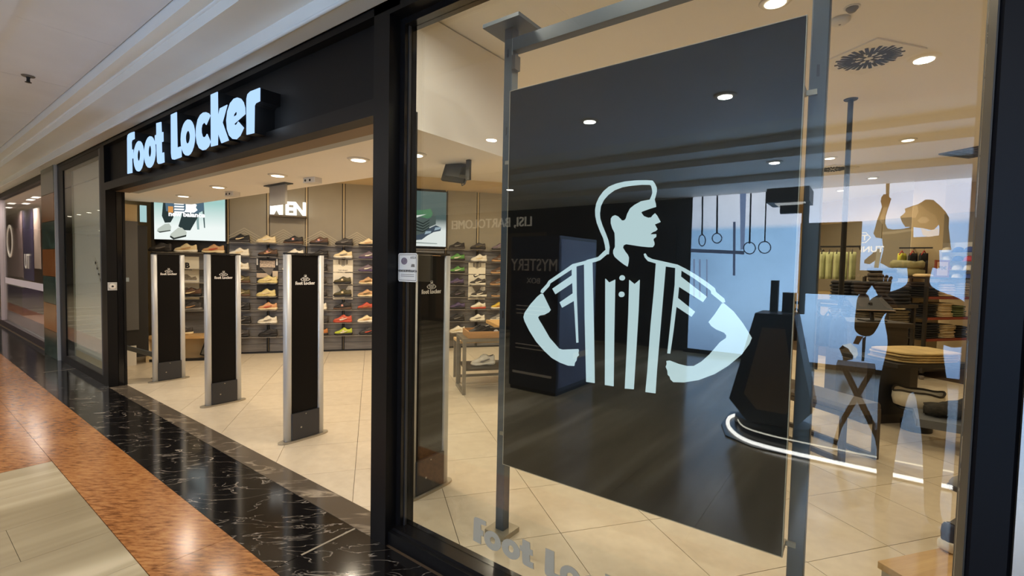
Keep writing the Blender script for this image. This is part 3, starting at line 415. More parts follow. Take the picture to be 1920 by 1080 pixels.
# ---- window 1: the narrow bay on the left
win1 = struct(MB().box(-9.73, -7.73, 1.705, 1.80, 0, .11).build('window_1', black_frame))
box('frame_side', -10.03, -9.72, 1.705, 1.80, .0, 2.985, black_frame, win1)
box('frame_edge', -10.06, -10.03, 1.70, 1.84, 0, 3.02, M('frame_edge_steel', (120, 116, 112), .35, .5), win1)
box('frame_side', -7.80, -7.732, 1.705, 1.80, .11, 2.985, M('frame_grey', (74, 76, 82), .4), win1)
box('frame_top', -9.72, -7.80, 1.705, 1.80, 2.91, 2.985, black_frame, win1)
box('glass_pane', -9.72, -7.80, 1.715, 1.723, .11, 2.91, glass_left, win1)
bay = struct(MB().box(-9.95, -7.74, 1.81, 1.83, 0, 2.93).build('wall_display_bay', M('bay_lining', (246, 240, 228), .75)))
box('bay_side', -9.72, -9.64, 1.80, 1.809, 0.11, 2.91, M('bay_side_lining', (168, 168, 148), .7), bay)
box('bay_ledge', -9.63, -7.80, 1.79, 1.809, .22, .25, offwhite, bay); box('bay_foot', -9.63, -7.80, 1.80, 1.809, .11, .22, beige_wall, bay)
# zigzag banner printed on the bay lining
for i in range(6): MB().plate([[(-8.66 + i * .075, 1.60 - i * .075), (-8.56 + i * .075, 1.64 - i * .075), (-8.40 + i * .075, 1.56 - i * .075), (-8.48 + i * .075, 1.52 - i * .075)]], 1.804, 1.809).build('zigzag_print', print_white, bay)
# ---- marble column and the neighbour shop
colm = struct(MB().box(-10.98, -10.07, 1.71, 2.0, 0, 3.03).build('wall_column', near_black))
for i in range(7): box('marble_block', -11.0, -10.085, 1.66, 1.71, i * .435 + .003, (i + 1) * .435 - .003 if i < 6 else 3.028, green_marble if i % 2 == 0 else brown_marble, colm, .004)
box('column_edge', -10.083, -10.062, 1.665, 1.70, 0, 3.03, alu, colm)
win3 = struct(MB().box(-30, -11.0, 1.74, 1.84, 0, .12).build('window_3', M('neighbour_sill', (60, 50, 52), .4)))
box('frame_top', -30, -11.0, 1.72, 1.84, 2.93, 3.03, near_black, win3)
box('mullion', -16.3, -16.2, 1.74, 1.84, .12, 2.93, M('neighbour_mullion', (196, 186, 190), .4), win3)
box('glass_pane', -30, -11.0, 1.78, 1.788, .12, 2.93, glass_left, win3)
box('glass_stripe', -15.9, -11.5, 1.774, 1.779, 1.0, 1.13, M('frosted_stripe', (206, 196, 206), .6), win3)
lettering('window_letters', 'UT', .42, print_white, win3, (-13.2, 1.772, 1.38), depth=.004)
MB().plate([[(-15.2 + .36 * math.cos(t * PI / 12), 1.95 + .36 * math.sin(t * PI / 12)) for t in range(24)], [(-15.2 + .3 * math.cos(t * PI / 12), 1.95 + .3 * math.sin(t * PI / 12)) for t in range(24)]], 1.772, 1.778).build('round_emblem', print_white, win3)
nb = struct(box('wall_neighbour', -30, -10.1, 3.2, 3.3, 0, 3.2, M('neighbour_back', (214, 190, 176), .7)))
box('neighbour_ceiling', -30, -10.1, 1.84, 3.3, 3.05, 3.2, M('neighbour_ceiling_paint', (226, 204, 190), .8), nb)
box('neighbour_side', -10.2, -10.1, 2.0, 3.3, 0, 3.2, M('neighbour_side_paint', (200, 176, 162), .7), nb)
box('neighbour_floor', -30, -10.2, 1.84, 3.2, -.006, .02, M('neighbour_floor', (160, 146, 140), .3), nb)
struct(box('wall_neighbour_front', -40, -30, 1.70, 1.9, 0, 3.2, M('neighbour_front', (90, 80, 76), .5)))

# ---- shoe wall (back wall), built in its own frame: x along the wall, -y towards the room
wall = struct(bpy.data.objects.new('wall_back', MB().box(-1.3, 12.6, .03, .2, 0, 3.28).mesh('wall_back', beige_wall))); COL.objects.link(wall)
wall.location = (P0x, P0y, 0); wall.rotation_euler = (0, 0, GA)
ROWS = [1.93, 1.70, 1.465, 1.235, 1.005, .77, .535, .305]
seams = [-.20, .424, 1.045, 1.67, 2.29, 2.91, 3.53, 4.155, 4.78, 5.4, 6.02, 6.64, 7.26, 7.9]
def mesh_box(x0, x1, y0, y1, z0, z1, m): return MB().box(x0, x1, y0, y1, z0, z1, 0, .003).mesh('piece', m)
wpan = mesh_box(.024, .592, 0, .03, 1.90, 3.05, khaki); wsl = mesh_box(.018, .605, 0, .03, .006, .2, slat_grey); wsh = mesh_box(.02, .603, -.022, 0, -.03, -.012, shelf_grey); wsm = mesh_box(-.15, .15, -.15, 0, -.009, 0, shelf_grey)
wup = mesh_box(-.018, .012, -.006, .03, 1.9, 3.05, upright_tan); wlo = mesh_box(-.03, -.012, -.004, .03, .03, 1.9, near_black); wlr = mesh_box(.004, .018, -.004, .03, .03, 1.9, near_black)
zr = [.03] + [z - .004 for z in reversed(ROWS)]
slat_me = {}
for a, b in zip(zr, zr[1:]):
    mid = (a + b) / 2
    for q, (lo, hi) in enumerate(((a, mid - .002), (mid + .002, b - .012 if b < 1.9 else 1.895))): slat_me[(a, q)] = mesh_box(.016, .606, 0 if q == 0 else .006, .03, lo, hi, slat_grey)
for i, s0 in enumerate(seams):
    put('upright', wup, wall, (s0, 0, 0)); put('upright_groove', wlo, wall, (s0, 0, 0)); put('upright_groove', wlr, wall, (s0, 0, 0))
    if not (2.87 < s0 < 3.5): put('wall_panel', wpan, wall, (s0, 0, 0))
    for z in ROWS: put('shelf_rail', wsh, wall, (s0, 0, z))
    for k in slat_me: put('slat', slat_me[k], wall, (s0, 0, 0))
box('panel_backing', -.2, 8.5, .012, .03, 1.9, 3.05, near_black, wall)
box('wall_plinth', -.2, 12, -.012, .03, 0, .028, near_black, wall)
# chevron relief on the khaki panels
chev = MB()
for k in range(6):
    for x0 in (.05, .665, 1.28, 1.895):
        for sx in (-1, 1):
            zt = 2.185 - k * .042; dx_ = min(.307, (zt - 1.945) / .6)
            if dx_ < .03: continue
            a_, b_ = (x0, zt), (x0 + sx * dx_, zt - dx_ * .6)
            chev.add([(a_[0], -.004, a_[1]), (b_[0], -.004, b_[1]), (b_[0], -.004, b_[1] - .013), (a_[0], -.004, a_[1] - .013), (a_[0], 0, a_[1]), (b_[0], 0, b_[1]), (b_[0], 0, b_[1] - .013), (a_[0], 0, a_[1] - .013)], [(0, 1, 2, 3), (0, 4, 5, 1), (3, 2, 6, 7), (1, 5, 6, 2), (4, 7, 6, 5)])
chev.build('chevron_relief', khaki_line, wall)['kind'] = 'stuff'
# left end of the shoe wall below the light box
box('end_trim', -1.30, -1.255, -.05, .03, 0, 3.05, M('dark_brown_trim', (70, 62, 54), .5), wall)
box('lower_panel', -1.255, -.215, 0, .03, 1.755, 1.93, M('dark_panel_band', (48, 44, 42), .5), wall)
for z in (1.735,) + tuple(ROWS[2:6]): box('shelf', -1.25, -.22, -.15, 0, z - .009, z, shelf_grey, wall)
for k in range(9): box('slat', -1.25, -.22, .002 * (k % 2), .03, .03 + k * .19, .03 + k * .19 + .187, slat_grey, wall)
# side and far walls
wr = struct(bpy.data.objects.new('wall_far', MB().box(-3.5, 9.0, 0, .15, 0, 3.28).mesh('wall_far', beige_wall))); COL.objects.link(wr)
cx0, cy0 = wl(12.4); wr.location = (cx0, cy0, 0); wr.rotation_euler = (0, 0, GA - PI / 2)
for k in range(7): box('wall_panel', k * .9 + .01, k * .9 + .89, -.02, 0, 1.2, 2.75, khaki, wr)
struct(box('wall_right', 2.7, 2.85, 1.95, 16, 0, 3.4, beige_wall))
struct(box('wall_left_side', -10.08, -10.03, 1.9, 3.4, 0, 3.3, beige_wall))

# ================================================================== LIGHTS
def downlight(x, y, z, label, watts=STORE_W, group='recessed downlights in the shop ceiling', rad=.075, lens=None, color=WARM, on=True):
    t = thing('ceiling_light', label, 'light', (x, y, z), 0, group)
    MB().lathe([(rad * .78, -.001), (rad * .80, -.012), (rad * 1.15, -.010), (rad * 1.25, -.001)], 24).build('trim_ring', ring_white, t, True)
    MB().lathe([(rad * .80, -.0135), (rad * .5, -.016), (.001, -.0165)], 24).build('lens', lens or lens_warm, t, True)
    if on: lamp(x, y, z - .018, watts, color, 'downlight_lamp', radius=rad * .72)
    return t
for x, y, l in ((-7.66, 2.58, 'downlight in the low entrance ceiling, leftmost, seen almost edge-on'), (-6.33, 2.5, 'round downlight in the entrance ceiling above the second gate'), (-4.91, 2.5, 'round downlight in the entrance ceiling above the third gate'), (-3.54, 2.5, 'round downlight in the entrance ceiling nearest the wide black pillar'), (-2.98, 2.64, 'round downlight behind the glass just right of the wide pillar')):
    downlight(x, y, 2.5, l, STORE_W * .55, 'downlights in the low entrance ceiling')
vis = [(-.53, 3.38, 'large downlight cut by the top edge of the photo above the black panel'), (.33, 7.70, 'lit downlight below the round vent, seen right of the hanging pole'), (0, 10.4, 'small downlight far back just above the reflected gym screen'), (-.51, 8.33, 'small downlight far back left of the hanging pole')]
for x, y, l in vis: downlight(x, y, 3.28, l, STORE_W)
for s_, off in ((.9, 1.75), (1.9, 1.9), (2.9, 1.9), (4.2, 1.9), (5.5, 1.9), (7.2, 1.8), (9.2, 1.8), (11.2, 1.8)):  # extra lamps added out of view to light the shoe wall
    x, y = wl(s_, off); downlight(x, y, 3.28, 'added unseen downlight over the shoe wall', STORE_W * 1.5, 'added downlights over the shoe wall')
for x, y in ((-3.2, 7.2), (-2.2, 9.6), (-1.6, 5.4), (1.2, 5.6), (1.5, 8.6), (1.6, 3.2)):  # more lamps added out of view to fill the shop with light
    downlight(x, y, 3.28, 'added unseen downlight over the shop floor', STORE_W, 'added downlights over the middle of the shop')
for k in range(20):
    downlight(.281 - 1.4475 * (k - 1), -1.27, 3.288, {1: 'mall downlight mirrored beside the round swirl vent', 2: 'mall downlight mirrored on the upper right of the black panel', 3: 'mall downlight mirrored on the upper left of the black panel', 4: 'mall downlight mirrored left of the grey steel post'}.get(k, 'mall ceiling downlight in the row along the corridor'), MALL_W, 'downlights along the mall ceiling', .085, lens_mall, MALL)
for k in range(9): downlight(3.5 - 4.6 * k, -3.85, 3.132, 'mall soffit downlight in the row above the shops opposite', MALL_W * .6, 'downlights along the far mall soffit', .085, lens_mall, MALL)
for x in (-1.75, -1.0, -.35): downlight(x, 2.02, 3.28, 'added unseen spot above the top edge of the shop window', 8, 'added spots over the shop window', color=(1, .92, .8))  # added above the view to brighten the soffit face and display zone
for k, (x, y) in enumerate(((-18.37, 2.2), (-18.0, 2.42), (-16.7, 2.33), (-15.9, 2.31), (-20.0, 2.33), (-13.4, 2.33))):
    t = thing('panel_light', f'flat ceiling light in the neighbouring shop, {["beside the round lettering", "behind the violet banner top", "third from the column", "second from the column", "farthest from the column", "nearest the column"][k]}', 'light', (x, y, 3.05), 0, 'flat lights in the neighbouring shop')
    box('panel_frame', -.22, .22, -.07, .07, -.02, -.001, white_plastic, t); box('diffuser', -.2, .2, -.06, .06, -.026, -.0205, EM('neighbour_panel_light', (255, 236, 226), 5), t)
    lamp(x, y, 3.02, 26, (1, .86, .80), 'neighbour_lamp', radius=.06)
for x0, x1, z0, z1, c, l in ((-23.5, -20.05, 1.0, 2.95, (176, 150, 148), 'pale pinkish banner in the neighbouring shop window, left one'), (-19.9, -18.45, .95, 2.95, (66, 54, 92), 'dark violet banner in the neighbouring shop window'), (-18.3, -17.5, 1.3, 2.9, (212, 186, 170), 'pale narrow banner in the neighbouring shop window, next to the column')):
    t = thing('banner', l, 'banner', (x0, 2.6, z0)); box('cloth', 0, x1 - x0, 0, .012, 0, z1 - z0, M('banner_cloth', c, .8, var=.15, scale=2, bump=.3), t); MB().tube([(0, .006, z1 - z0 + .01), (x1 - x0, .006, z1 - z0 + .01)], .012, 8).build('top_rod', alu, t)
t = thing('neighbour_table', 'dark violet cloth covered table in the neighbouring shop window', 'table', (-21.3, 2.35, .021)); box('cloth_side', 0, 3.0, 0, .6, 0, .76, M('table_cloth', (74, 62, 98), .8, var=.15, bump=.3), t); box('top_edge', -.02, 3.02, -.02, .62, .76, .80, white_plastic, t)

# ================================================================== FASCIA SIGN
sign = thing('fascia_sign', 'row of glowing bluish-white channel letters on the black fascia over the entrance', 'sign', (-6.317, 1.62, 2.505))
for k, polys in LET.items():
    l = MB().plate(polys, 0, .153, 0).build('letter', sign_side, sign)
    MB().plate(polys, -.006, -.0005).build('letter_face', sign_white, l)
# light thrown by the letters
for i in range(6):
    a = bpy.data.lights.new('sign_glow', 'AREA'); a.energy = .7; a.color = (.62, .8, 1); a.shape = 'RECTANGLE'; a.size = .4; a.size_y = .3
    o = bpy.data.objects.new('sign_glow', a); COL.objects.link(o); o.location = (-6.1 + i * .5, 1.60, 2.7); o.rotation_euler = (PI / 2, 0, 0)

# small emblem with lettering, scaled from the big ones (x right, z up, front -y)
def emblem(parent, cx_, z_, wdt, m, y=-.002, only_face=False):
    mb = MB(); k = wdt / 1.05
    for p in REF.values():
        mb.plate([[(cx_ + a * k * .8, z_ + b * k * .62) for a, b in p]], y, y + .0015)
    mb.build('emblem_print', m, parent)
    sc = wdt * 1.75 / 2.9; tb = MB()
    for p in LET.values(): tb.plate([[(cx_ - wdt * .875 + a * sc, z_ - wdt * .62 + b * sc * 1.15) for a, b in q] for q in p], y, y + .0015)
    tb.build('lettering_print', m, parent)

# ================================================================== SECURITY GATES
def rail_profile(x0, x1, d):
    c = (x0 + x1) / 2; h = (x1 - x0) / 2
    return [(c + h * math.copysign(abs(math.cos(t)) ** .6, math.cos(t)), d * math.copysign(abs(math.sin(t)) ** .7, math.sin(t))) for t in (2 * PI * i / 16 for i in range(16))]
def gate(loc, label):
    # local x runs along the blade (towards the shop), front faces -y local
    t = thing('security_gate', label, 'gate', loc, PI / 2, 'anti-theft gates across the entrance')
    ov = [(.185 + .235 * math.copysign(abs(math.cos(a)) ** .55, math.cos(a)), .058 * math.copysign(abs(math.sin(a)) ** .8, math.sin(a))) for a in (2 * PI * i / 28 for i in range(28))]
    MB().prism(ov, .001, .014).build('base_plate', zinc, t)
    for x0, x1 in ((0, .062), (.308, .37)): MB().prism(rail_profile(x0, x1, .032), .0142, 1.672).build('side_rail', alu, t, True)
    box('panel', .062, .308, -.020, .020, .26, 1.668, gate_black, t)
    k = box('kick_plate', .052, .318, -.038, .036, .02, .255, gate_kick, t, .004)
    MB().lathe([(.008, 0), (.006, .004), (.001, .005)], 10).build('lock', zinc, k, loc=(.14, -.038, .12)).rotation_euler = (PI / 2, 0, 0)
    MB().lathe([(.006, 0), (.004, .003), (.001, .004)], 8).build('screw', zinc, k, loc=(.185, -.038, .235)).rotation_euler = (PI / 2, 0, 0)
    MB().prism(rail_profile(-.006, .376, .036), 1.672, 1.688).build('top_cap', near_black, t)
    emblem(t, .185, 1.47, .105, print_white, -.0225)
    return t
GL = ['white-railed black security gate farthest left in the entrance, beside the low guard rail', 'black security gate with pale rails, second from the left in the entrance', 'black security gate nearest the wide pillar, standing alone in the open entrance', 'black security gate seen through the display glass just right of the wide pillar']
for x, l in zip((-7.405, -5.75, -4.07, -2.445), GL): gate((x, 2.125, 0), l)

t = thing('guard_rail', 'low grey guard rail behind the leftmost security gate', 'rail', (-7.66, 2.24, 0))
MB().tube([(0, 0, 0.012), (0, 0, .50)], .02, 12).build('post', steel, t, True); MB().lathe([(.06, 0.001), (.06, .01), (.022, .012)], 16).build('base_plate', zinc, t)
MB().bar((-.02, .0, .31), (-1.12, -.06, .30), .03, .06).build('rail', steel, t)
MB().tube([(-1.12, -.06, 0.001), (-1.12, -.06, .28)], .02, 10).build('post', steel, t, True)

# ================================================================== DISPLAY PANEL ON ITS STEEL FRAME
fr = thing('steel_stand', 'tall grey steel frame with two posts standing behind the shop window', 'frame', (-1.70, 2.225, 0))
for x in (0, 1.515):
    p = box('post', x - .03, x + .03, -.03, .03, .03, 2.90, steel, fr, .004)
    for z in (2.36, 2.80, 1.3): box('slot', x - .006, x + .004, -.0312, -.0295, z, z + .045, near_black, p); 
    box('base_plate', x - .075, x + .075, -.075, .075, .001, .03, zinc, fr, .003)
    box('top_plate', x - .13, x + .13, -.11, .13, 2.965, 2.985, steel, fr, .004)
    box('post_neck', x - .028, x + .028, -.028, .028, 2.90, 2.965, dark_steel, fr)
box('cross_bar', .03, 1.485, -.03, .03, 2.83, 2.90, steel, fr, .004)
for x in (.045, 1.47): box('hook', x - .012, x + .012, -.04, .01, 2.72, 2.80, dark_steel, fr)
for x, z in ((.105, 2.2), (1.468, .505), (.105, .62), (1.468, 2.3)): box('standoff', x - .012, x + .012, -.098, -.03, z - .012, z + .012, zinc, fr); box('standoff_arm', min(x, .0 if x < 1 else 1.515), max(x, .0 if x < 1 else 1.515), -.042, -.0305, z - .01, z + .01, zinc, fr)
pn = thing('advert_board', 'huge black gloss panel with a white striped-shirt figure logo behind the window', 'panel', (-.915, 2.10, 1.6))
MB().prism([(-.692, 0), (.692, 0), (.692, .026), (-.692, .026)], -1.113, .96).build('board', panel_black, pn)
for x0, x1, z0, z1 in ((-.695, -.692, -1.116, .963), (.692, .695, -1.116, .963), (-.692, .692, -1.116, -1.113), (-.692, .692, .96, .963)): box('edge_strip', x0, x1, -.001, .026, z0, z1, M('panel_edge', (190, 176, 150), .4), pn)
lg = MB()
for p in REF.values(): lg.plate([p], -.006, -.0005)
lg.build('figure_logo', logo_white, pn)

# ================================================================== HANGING AND CEILING ITEMS
vent_dark = M('vent_slot_dark', (30, 26, 22), .8)
def vent(loc, size, label):
    t = thing('ceiling_vent', label, 'vent', loc, GA, 'swirl vents in the shop ceiling')
    h = size / 2; MB().box(-h, h, -h, h, -.012, -.001, 0, .004).build('plate', M('vent_plate', (244, 238, 228), .7), t)
    mb = MB(); n = 32
    for i in range(n):
        a = 2 * PI * i / n; r0, r1 = (h * .34, h * .88) if i % 2 else (h * .12, h * .80)
        if i % 4 == 2: r0 = h * .45
        c, s_ = math.cos(a), math.sin(a); wd = h * .046
        mb.add([(c * r_ - s_ * q, s_ * r_ + c * q, z) for z in (-.0145, -.0122) for r_, q in ((r0, -wd), (r1, -wd), (r1, wd), (r0, wd))], [(0, 1, 2, 3), (4, 5, 6, 7), (0, 1, 5, 4), (1, 2, 6, 5), (2, 3, 7, 6), (3, 0, 4, 7)])
    mb.build('slots', vent_dark, t); return t
vent((-.065, 4.635, 3.28), .50, 'large round swirl vent in the ceiling near the right of the window')
vent((-.52, 9.2, 3.28), .5, 'small distant swirl vent beside the hanging black pole')
t = thing('ceiling_grille', 'dark pointed grille in the ceiling at the far right of the window', 'vent', (1.13, 8.85, 3.28), GA)
box('grille_plate', -.3, .3, -.3, .3, -.02, -.001, M('dark_grille', (70, 56, 40), .6), t); 
for i in range(5): box('louvre', -.26, .26, -.24 + i * .11, -.17 + i * .11, -.026, -.0205, vent_dark, t)
t = thing('smoke_detector', 'small white smoke detector on the ceiling above the swirl vent', 'detector', (-.217, 3.85, 3.28))
MB().lathe([(.06, -.001), (.058, -.018), (.04, -.032), (.012, -.036)], 20).build('housing', white_plastic, t, True); MB().lathe([(.008, -.0362), (.004, -.039)], 8).build('sensor_tip', print_grey, t)
t = thing('ceiling_sensor', 'small dark dome sensor at the top edge beside the smoke detector', 'sensor', (-.149, 3.72, 3.28))
MB().lathe([(.035, -.001), (.034, -.012), (.02, -.03)], 16).build('dome', print_grey, t, True); MB().lathe([(.045, -.0008), (.045, -.006)], 16).build('base_ring', white_plastic, t)
for x, l in ((-4.75, 'white beam sensor box on the entrance ceiling near the third gate'), (-6.64, 'white beam sensor box on the entrance ceiling near the second gate')):
    t = thing('beam_sensor', l, 'sensor', (x, 2.79, 2.5), .15, 'beam sensors on the entrance ceiling')
    box('housing', -.09, .09, -.05, .05, -.055, -.001, white_plastic, t, .006)
    for q in (-.05, .02): MB().lathe([(.013, 0), (.011, .004), (.001, .005)], 10).build('sensor_eye', near_black, t, loc=(q, -.0502, -.03)).rotation_euler = (PI / 2, 0, 0)
t = thing('hanging_display', 'grey frosted plate hanging from the entrance ceiling above the lit lettering', 'panel', (-5.49, 2.80, 2.5))
box('ceiling_plate', -.24, .24, -.05, .05, -.012, -.001, steel, t); box('plate', -.18, .18, -.012, .012, -.235, -.012, M('frosted_plate', (176, 170, 158), .5), t)
# rear view screen on its bracket
t = thing('bracket_monitor', 'small black tilted monitor hanging from a bracket behind the glass', 'monitor', (-2.74, 3.02, 2.5))
box('bracket', -.02, .02, -.012, .012, -.17, -.002, near_black, t); MB().bar((0, 0, -.15), (-.12, .03, -.12), .03, .03).build('arm', near_black, t)
m_ = MB().box(-.115, .115, -.018, .018, -.085, .085, 0, .004).build('screen_housing', M('monitor_black', (16, 15, 15), .6, spec=.2), t, loc=(-.20, .05, -.08)); m_.rotation_euler = (-.25, .16, .25)
box('rear_cover', -.07, .07, -.032, -.018, -.05, .05, M('monitor_rear', (30, 30, 32), .6), m_)
MB().tube([(-.02, 0, -.16), (-.04, .0, -.2), (-.08, .01, -.21), (-.1, .02, -.17)], .005, 6).build('cable', near_black, t, True)
t = thing('sprinkler', 'dark sprinkler head on the mall ceiling at upper left', 'sprinkler', (-6.42, .90, 3.311))
MB().lathe([(.05, -.001), (.045, -.008), (.02, -.012)], 18).build('escutcheon', print_grey, t, True); MB().lathe([(.016, -.012), (.012, -.03), (.014, -.055), (.024, -.058), (.024, -.062)], 12).build('head', near_black, t)
# ceiling hung rail with dark garments
t = thing('hanging_rail', 'black rail hung on a long pole from the ceiling near the right of the window', 'rail', (-.20, 5.65, 3.28))
MB().tube([(0, 0, -.001), (0, 0, -2.0)], .023, 12).build('pole', near_black, t, True); MB().lathe([(.06, -.0005), (.055, -.01)], 16).build('ceiling_rose', near_black, t)
MB().bar((-.55, .4, -2.0), (.05, -.04, -2.0), .025, .03).build('cross_rail', near_black, t)

# ================================================================== SHOE WALL FITTINGS
def onwall(name, label, cat, s_, z, off=0., rot=0., group=None):
    x, y = wl(s_, off); return thing(name, label, cat, (x, y, z), GA + rot, group)
# bright screen with the seated legs
lb = onwall('light_box', 'bright screen high on the left showing seated legs in sneakers beside a chair', 'screen', -.725, 1.94, .045)
box('housing', -.52, .52, -.05, .04, -.01, 1.12, near_black, lb)
sc_ = MB().plate([[(-.51, 0), (.51, 0), (.51, 1.11), (-.51, 1.11)]], -.058, -.0505).build('screen', screenmat('lightbox_glow', (.86, .93, .90), (.36, .60, .56), 0, .62, 1.02, .35, 1.), lb)
def pr(parent, name, pts, c, y, e=.9): return MB().plate([pts], y, y + .002).build(name, EM('print_' + name, c, e), parent)
pr(lb, 'trouser_left', [(-.38, .62), (-.20, .62), (-.24, .36), (-.28, .28), (-.36, .27), (-.40, .38)], (46, 58, 58), -.061)
pr(lb, 'trouser_right', [(-.10, .62), (.14, .62), (.12, .40), (.0, .16), (-.08, .16), (-.17, .22), (-.12, .40)], (50, 64, 64), -.062)
pr(lb, 'denim', [(-.36, .74), (.20, .74), (.20, .50), (.10, .44), (-.34, .46)], (86, 112, 130), -.063)
pr(lb, 'sneaker_left', [(-.47, .13), (-.43, .11), (-.28, .15), (-.27, .21), (-.30, .26), (-.36, .25), (-.46, .17)], (196, 206, 196), -.064)
pr(lb, 'sneaker_left_sole', [(-.47, .13), (-.43, .105), (-.28, .14), (-.28, .155), (-.43, .125)], (60, 66, 62), -.065)
pr(lb, 'sneaker_right', [(-.29, .04), (-.24, .00), (-.06, .06), (-.05, .13), (-.12, .20), (-.17, .20), (-.28, .09)], (204, 212, 200), -.065)
pr(lb, 'sneaker_right_sole', [(-.29, .04), (-.24, -.0), (-.06, .055), (-.055, .085), (-.23, .03), (-.28, .065)], (54, 60, 56), -.066)
pr(lb, 'chair_leg', [(.08, .48), (.12, .48), (.13, .18), (.10, .18)], (150, 178, 176), -.0605)
pr(lb, 'chair_leg_rear', [(.17, .60), (.20, .60), (.215, .21), (.20, .21)], (84, 104, 104), -.0605)
pr(lb, 'cap_orange', [(-.31, .54), (-.24, .54), (-.24, .44), (-.31, .44)], (226, 160, 90), -.0655)
for k in range(4): pr(lb, 'letter_bar', [(-.22, .60 - k * .045), (-.08, .60 - k * .045), (-.09, .575 - k * .045), (-.225, .575 - k * .045)], (250, 252, 250), -.068, 1.2)
pr(lb, 'letter_bowl', [(-.06, .61), (.06, .61), (.10, .585), (.085, .54), (.11, .50), (.06, .455), (-.08, .455), (-.06, .51)], (250, 252, 250), -.0675, 1.2)
me = text_mesh('new balance', .105, .004, .002); me.materials.append(EM('screen_lettering', (252, 252, 252), 1.2)); put('lettering', me, lb, (-.045, -.069, .385))
# screen seen through the glass
tv = onwall('wall_screen', 'lit screen behind the glass showing a grey and green running shoe', 'screen', 3.2, 1.965, .045)
box('housing', -.33, .33, -.02, .04, -.02, 1.05, near_black, tv)
MB().plate([[(-.315, 0), (.315, 0), (.315, 1.03), (-.315, 1.03)]], -.028, -.0205).build('screen', screenmat('screen_glow', (.92, .95, .93), (.10, .14, .135), 0, 1.0, 1.0, .30, .52), tv)
def prt(n, p, c, y, e=.9): return MB().plate([p], y, y + .002).build(n, EM('print_' + n, c, e), tv)
prt('shoe_upper', [(-.315, .12), (-.2, .13), (-.06, .24), (.0, .36), (.12, .42), (.12, .56), (.02, .72), (-.12, .66), (-.315, .62)], (92, 104, 100), -.031)
prt('shoe_heel', [(-.04, .52), (.03, .55), (.06, .62), (.02, .71), (-.10, .68), (-.315, .66), (-.315, .58)], (92, 140, 104), -.0315)
prt('shoe_stripe', [(-.315, .50), (-.315, .56), (-.06, .60)], (242, 246, 240), -.032)
prt('shoe_sole', [(-.315, .10), (-.14, .12), (-.04, .20), (.08, .27), (.21, .30), (.22, .36), (.12, .40), (-.02, .33), (-.1, .24), (-.315, .18)], (78, 90, 104), -.033)
for a, b in ((-.03, .25), (.15, .33)): prt('air_unit', [(a - .06, b - .03), (a + .05, b), (a + .07, b + .04), (a - .04, b + .03)], (176, 196, 210), -.034)
for k in range(4): prt('shoe_line', [(-.3, .30 + k * .06), (-.12, .26 + k * .05), (.0, .34 + k * .05), (.0, .355 + k * .05), (-.12, .28 + k * .05), (-.3, .32 + k * .06)], (42, 50, 48), -.0345)
prt('shoe_shadow', [(-.3, .05), (.15, .045), (.15, .06), (-.3, .075)], (170, 180, 176), -.03)
# MEN
ms = onwall('lit_lettering', 'white lit MEN lettering standing on a small wall ledge', 'sign', .76, 2.42, .12)
box('ledge', -.29, .29, -.07, .12, -.03, -.002, M('ledge_brown', (96, 84, 66), .5), ms)
for i, (ch, x) in enumerate((('M', -.185), ('E', .02), ('N', .185))):
    me = text_mesh(ch, .33, .012, .05, sx=.84); me.materials.append(men_white); put('letter', me, ms, (x, 0, 0.0))
# poster boards
def board(k, m, label):
    t = onwall('poster_board', label, 'poster', .4145 * k + (.0), .95, .008)
    box('sheet', -.17, .17, -.014, 0, 0, .72, m, t); return t
t = board(1, print_dark, 'dark printed poster board behind cream sneakers, straight under the lit lettering')
box('title_block', -.12, .12, -.0155, -.0142, .56, .68, M('poster_scribble', (200, 180, 160), .6, var=.6, scale=60), t)
MB().plate([[(-.10, .55), (.10, .55), (.04, .40)]], -.0155, -.0142).build('drape_print', print_grey, t)
box('pale_print', -.17, .02, -.0154, -.0142, .38, .46, M('poster_pale', (206, 184, 160), .6), t); box('pale_print', .08, .165, -.0154, -.0142, .36, .50, M('poster_pale2', (226, 206, 176), .6), t)
for x in (-.16, .15): box('clip', x - .012, x + .012, -.018, -.0142, .60, .71, white_plastic, t)
for k, l in ((4, 'cream poster board with printed stripes, next to the wide pillar'), (10, 'cream poster board with a black tick mark, seen through the glass')):
    t = board(k, paper_cream, l)
    for i, x in enumerate((-.07, -.05, -.02, .0, .02, .05, .07)): box('stripe_print', x - .006, x + .006, -.0155, -.0142, .60 + abs(x) * .6, .72, print_grey if i % 2 else print_dark, t)
    if k == 10: MB().plate([[(-.075, .47), (-.055, .44), (-.03, .435), (.09, .495), (-.02, .46), (-.045, .462), (-.052, .475), (-.045, .50)]], -.0158, -.0142).build('tick_mark', print_dark, t)
    else:
        for z, s_ in ((.52, 'THE HEART'), (.48, 'OF SNEAKERS')): lettering('lettering', s_, .032, print_grey, t, (0, -.0158, z), depth=.001)
    MB().plate([[(-.10, .27), (.10, .27), (.03, .15), (-.03, .15)]], -.0155, -.0142).build('shadow_print', M('poster_triangle', (150, 140, 126), .6), t)
t = onwall('poster_board', 'cream poster board with a bold letter, peeking out behind the leftmost gate', 'poster', -.80, .95, .008)
box('sheet', -.17, .17, -.014, 0, 0, .72, paper_cream, t)
lettering('letter_mark', 'B', .12, print_dark, t, (.0, -.0158, .53), depth=.001, bold=.006); box('caption_line', -.07, .07, -.0155, -.0142, .49, .50, print_grey, t)
